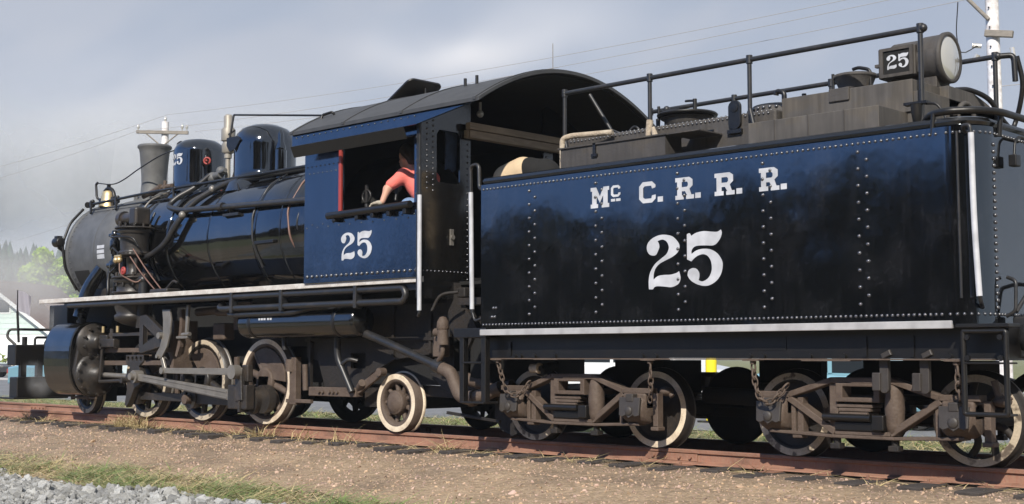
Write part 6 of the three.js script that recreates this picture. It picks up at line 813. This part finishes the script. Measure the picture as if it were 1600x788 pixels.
car('pale teal car with dark glass parked on the road seen beneath the tender', -3.7, -10.2, 0.08, [0.2, 0.37, 0.44]);
car('white van parked on the road behind the tender wheels', -9.9, -11.5, 0.05, [0.7, 0.72, 0.72], true);
car('blue green car on the road seen between pilot beam and foot board', -34.0, -10.2, 0.1, [0.15, 0.29, 0.35]);
car('dark car parked near the house at the left edge of the picture', -70, -23, 0.6, [0.05, 0.055, 0.06]);
car('silver hatchback parked beyond the road to the right of the pale teal car', 2.5, -12.5, 0.02, [0.55, 0.5, 0.46], true);
{
  const t = thing('bollard', 'bright yellow post standing on the road side seen under the tender', 'bollard', -6.5, -0.33, -9.4);
  part('post', latheY([[0.11, -0.33], [0.11, 0.87], [0.09, 0.95], [0.001, 0.98]], -6.5, 0, -9.4, 20), mat('safety yellow', 0.85, 0.68, 0.02, { roughness: 0.6 }), t); part('base_plate', box(-6.7, -6.3, -0.33, -0.29, -9.6, -9.2), M.iron, t);
}

// ------------------------------------------------------------------ utility poles and wires
{
  const grey = mat('grey wood', 0.3, 0.29, 0.27, { roughness: 0.9, map: T.wood }), whiteP = mat('white painted pole', 0.78, 0.79, 0.8, { roughness: 0.7, map: T.dusty });
  const a = thing('utility_pole', 'distant utility pole with one crossarm and braces rising behind the smokestack', 'utility pole', -41.3, -0.3, -18.3);
  part('pole', rod([-41.3, -0.4, -18.3], [-41.27, 11.05, -18.3], 0.2, 0.15, 12), whiteP, a);
  const dir = V(0.72, -0.02, -0.69), arm = (x, y, z, L, name, par, d = dir, m = grey) => part(name, bar(V(x, y, z).addScaledVector(d, -L), V(x, y, z).addScaledVector(d, L), 0.14, 0.12), m, par);
  const ca = arm(-41.2, 10.57, -18.12, 1.12, 'crossarm', a);
  for (const s of [-1, 1]) part('brace', rod(V(-41.2, 10.52, -18.1).addScaledVector(dir, s * 0.7), V(-41.22, 9.95, -18.12), 0.03), grey, a);
  for (const s of [-1.05, 0.85, 1.05]) part('insulator', latheY([[0.03, 0], [0.03, 0.1], [0.06, 0.12], [0.07, 0.2], [0.04, 0.26], [0.001, 0.27]], -41.2 + s * dir.x, 10.63, -18.12 + s * dir.z, 10), M.lens, ca);
  part('insulator', latheY([[0.03, 0], [0.06, 0.1], [0.07, 0.18], [0.001, 0.26]], -41.27, 11.05, -18.3, 10), M.lens, a);
  const bX = -5.24, bZ = -20, b = thing('utility_pole', 'white painted utility pole with grey crossarms behind the tender headlight', 'utility pole', bX, -0.3, bZ);
  part('pole', rod([bX + 0.02, -0.4, bZ], [bX - 0.05, 11.5, bZ], 0.2, 0.155, 16), whiteP, b);
  const d2 = V(0.75, -0.12, -0.64).normalize();
  arm(bX - 0.1, 10.1, bZ + 0.2, 1.5, 'crossarm', b, d2); part('crossarm', bar(V(bX - 0.15, 9.06, bZ + 0.2), V(bX + 0.5, 8.95, bZ + 0.05), 0.16, 0.16), grey, b);
  part('brace', rod([bX - 0.05, 9.4, bZ + 0.2], [bX - 0.6, 10.1, bZ + 0.4], 0.05), grey, b);
  part('insulator', [rod([bX + 0.45, 8.35, bZ - 0.1], [bX + 0.4, 8.65, bZ - 0.1], 0.06), rod([bX - 0.45, 8.4, bZ + 0.2], [bX - 0.35, 8.55, bZ + 0.2], 0.07), rod([bX - 0.25, 8.75, bZ + 0.2], [bX - 0.45, 8.78, bZ + 0.3], 0.06)], M.lens, b);
  part('ground_wire', [hose([[bX - 0.7, 9.9, bZ + 0.5], [bX - 0.75, 9.0, bZ + 0.5], [bX - 0.65, 8.6, bZ + 0.45], [bX - 0.3, 8.75, bZ + 0.3]], 0.015, 16, 5), ...row(9, (f) => bolt(bX + (f * 7 % 1 - 0.5) * 0.1, 6.2 + f * 4, bZ + 0.19, 0.022, 0.02))], M.satin, b);
  const wires = [
    ['upper power line running from the white pole down to the distant pole', [bX - 0.9, 10.6, bZ + 0.4], [-41.1, 11.35, -18.3], 0.35, 0.008], ['second power line just below the upper one', [bX - 0.3, 10.45, bZ + 0.2], [-42.0, 10.6, -17.3], 0.4, 0.008], ['lower power line meeting the white pole near its top', [bX, 10.05, bZ + 0.1], [-40.2, 10.6, -19.1], 0.35, 0.008],
    ['power line leaving the distant pole towards the left edge', [-41.1, 11.35, -18.3], [-80, 10.8, -18], 0.5, 0.009], ['faint lower power line at the left behind the stack', [-42.0, 10.6, -17.3], [-80, 9.4, -17], 0.5, 0.007], ['thin service wire crossing low behind the bell', [-41.2, 8.2, -18.3], [-80, 7.4, -24], 0.5, 0.007], ['service wire leaving the white pole to the right', [bX, 7.7, bZ], [14, 9.0, -24], 0.3, 0.009],
  ];
  for (const [lab, p, q, sag, r] of wires) { const A = P3(p), B = P3(q), pts = row(20, (f) => A.clone().lerp(B, f).add(V(0, -sag * 4 * f * (1 - f), 0))); const g = new THREE.TubeGeometry(new THREE.CatmullRomCurve3(pts), 40, r, 5), m = new THREE.Mesh(g, mat('wire', 0.34, 0.32, 0.3)); m.name = numbered('power_line'); m.castShadow = true; scene.add(tag(m, lab, 'power line')); }
  const an = new THREE.Mesh(join([rod([-38.26, -0.3, -40], [-38.26, 17.75, -40], 0.05, 0.02, 6), rod([-38.7, 16.4, -40], [-37.8, 16.4, -40], 0.015, 0.015, 5)]), grey); an.name = 'radio_mast'; scene.add(tag(an, 'thin radio mast rising far behind the cab roof', 'mast'));
}

// ------------------------------------------------------------------ steam at the pilot and low cloud on the hill
{
  const puff = (() => { const n = 64, d = new Uint8Array(n * n * 4); for (let y = 0; y < n; y++) for (let x = 0; x < n; x++) { const u = x / 31.5 - 1, v = y / 31.5 - 1, q = Math.hypot(u, v), a = sm(1, 0.1, q) * (0.5 + 0.8 * fbm(u * 3 + 9, v * 3 + 9, 0, 601, 4)); const o = (y * n + x) * 4; d[o] = d[o + 1] = d[o + 2] = 255 * Math.min(1, a); d[o + 3] = 255; } const t = new THREE.DataTexture(d, n, n); t.magFilter = THREE.LinearFilter; t.needsUpdate = true; return t; })();
  const sheet = new THREE.PlaneGeometry(1, 1, 4, 4); { const p = sheet.attributes.position; for (let i = 0; i < p.count; i++) p.setZ(i, 0.16 * (0.5 - p.getX(i) ** 2 - p.getY(i) ** 2)); sheet.computeVertexNormals(); }
  const stm = (name, op) => mat(name, 0.62, 0.63, 0.64, { roughness: 1, transparent: true, opacity: op, alphaMap: puff, side: THREE.DoubleSide, specularIntensity: 0, depthWrite: false, transmission: 0.5, thickness: 0 });
  const r = rng(91), l = [];
  for (let i = 0; i < 26; i++) { const f = i / 25, k = r(), x = -15.9 - 4.5 * f, y = 1.75 + 1.75 * k * (0.55 + 0.45 * f), z = 0.4 + (r() - 0.5) * 2.2; l.push({ x, y, z, s: 1.3 + 1.3 * r(), a: (r() - 0.5) * 0.7, b: 0.8 + (r() - 0.5) * 0.8, c: r() * 6 }); }
  for (const [x, y, z, q] of [[-12.75, 0.5, 1.3, 0.6], [-12.9, 1.55, 0.9, 0.7], [-12.6, 0.75, 1.5, 0.45], [-13.1, 2.0, 0.8, 0.9]]) l.push({ x, y, z, s: q, a: r(), b: 0.8, c: r() * 6 });
  tag(scatter('steam', sheet, stm('steam', 0.3), l), 'pale grey steam drifting from the cylinders past the pilot', 'steam');
  const c = []; for (let i = 0; i < 34; i++) { const u = i / 33, k = r(), x = -315 - 70 * r(), z = -275 + 150 * u, y = 43 + 17 * k; c.push({ x, y, z, s: (24 + 14 * r()) * (1 + 0.8 * k), a: (r() - 0.5) * 0.4, b: 1.1 + (r() - 0.5) * 0.6, c: r() * 6 }); }
  tag(scatter('low_cloud', sheet, stm('mist', 0.66), c), 'low white cloud hanging on the hilltop at the far left', 'cloud');
}
renderer.render(scene, camera);
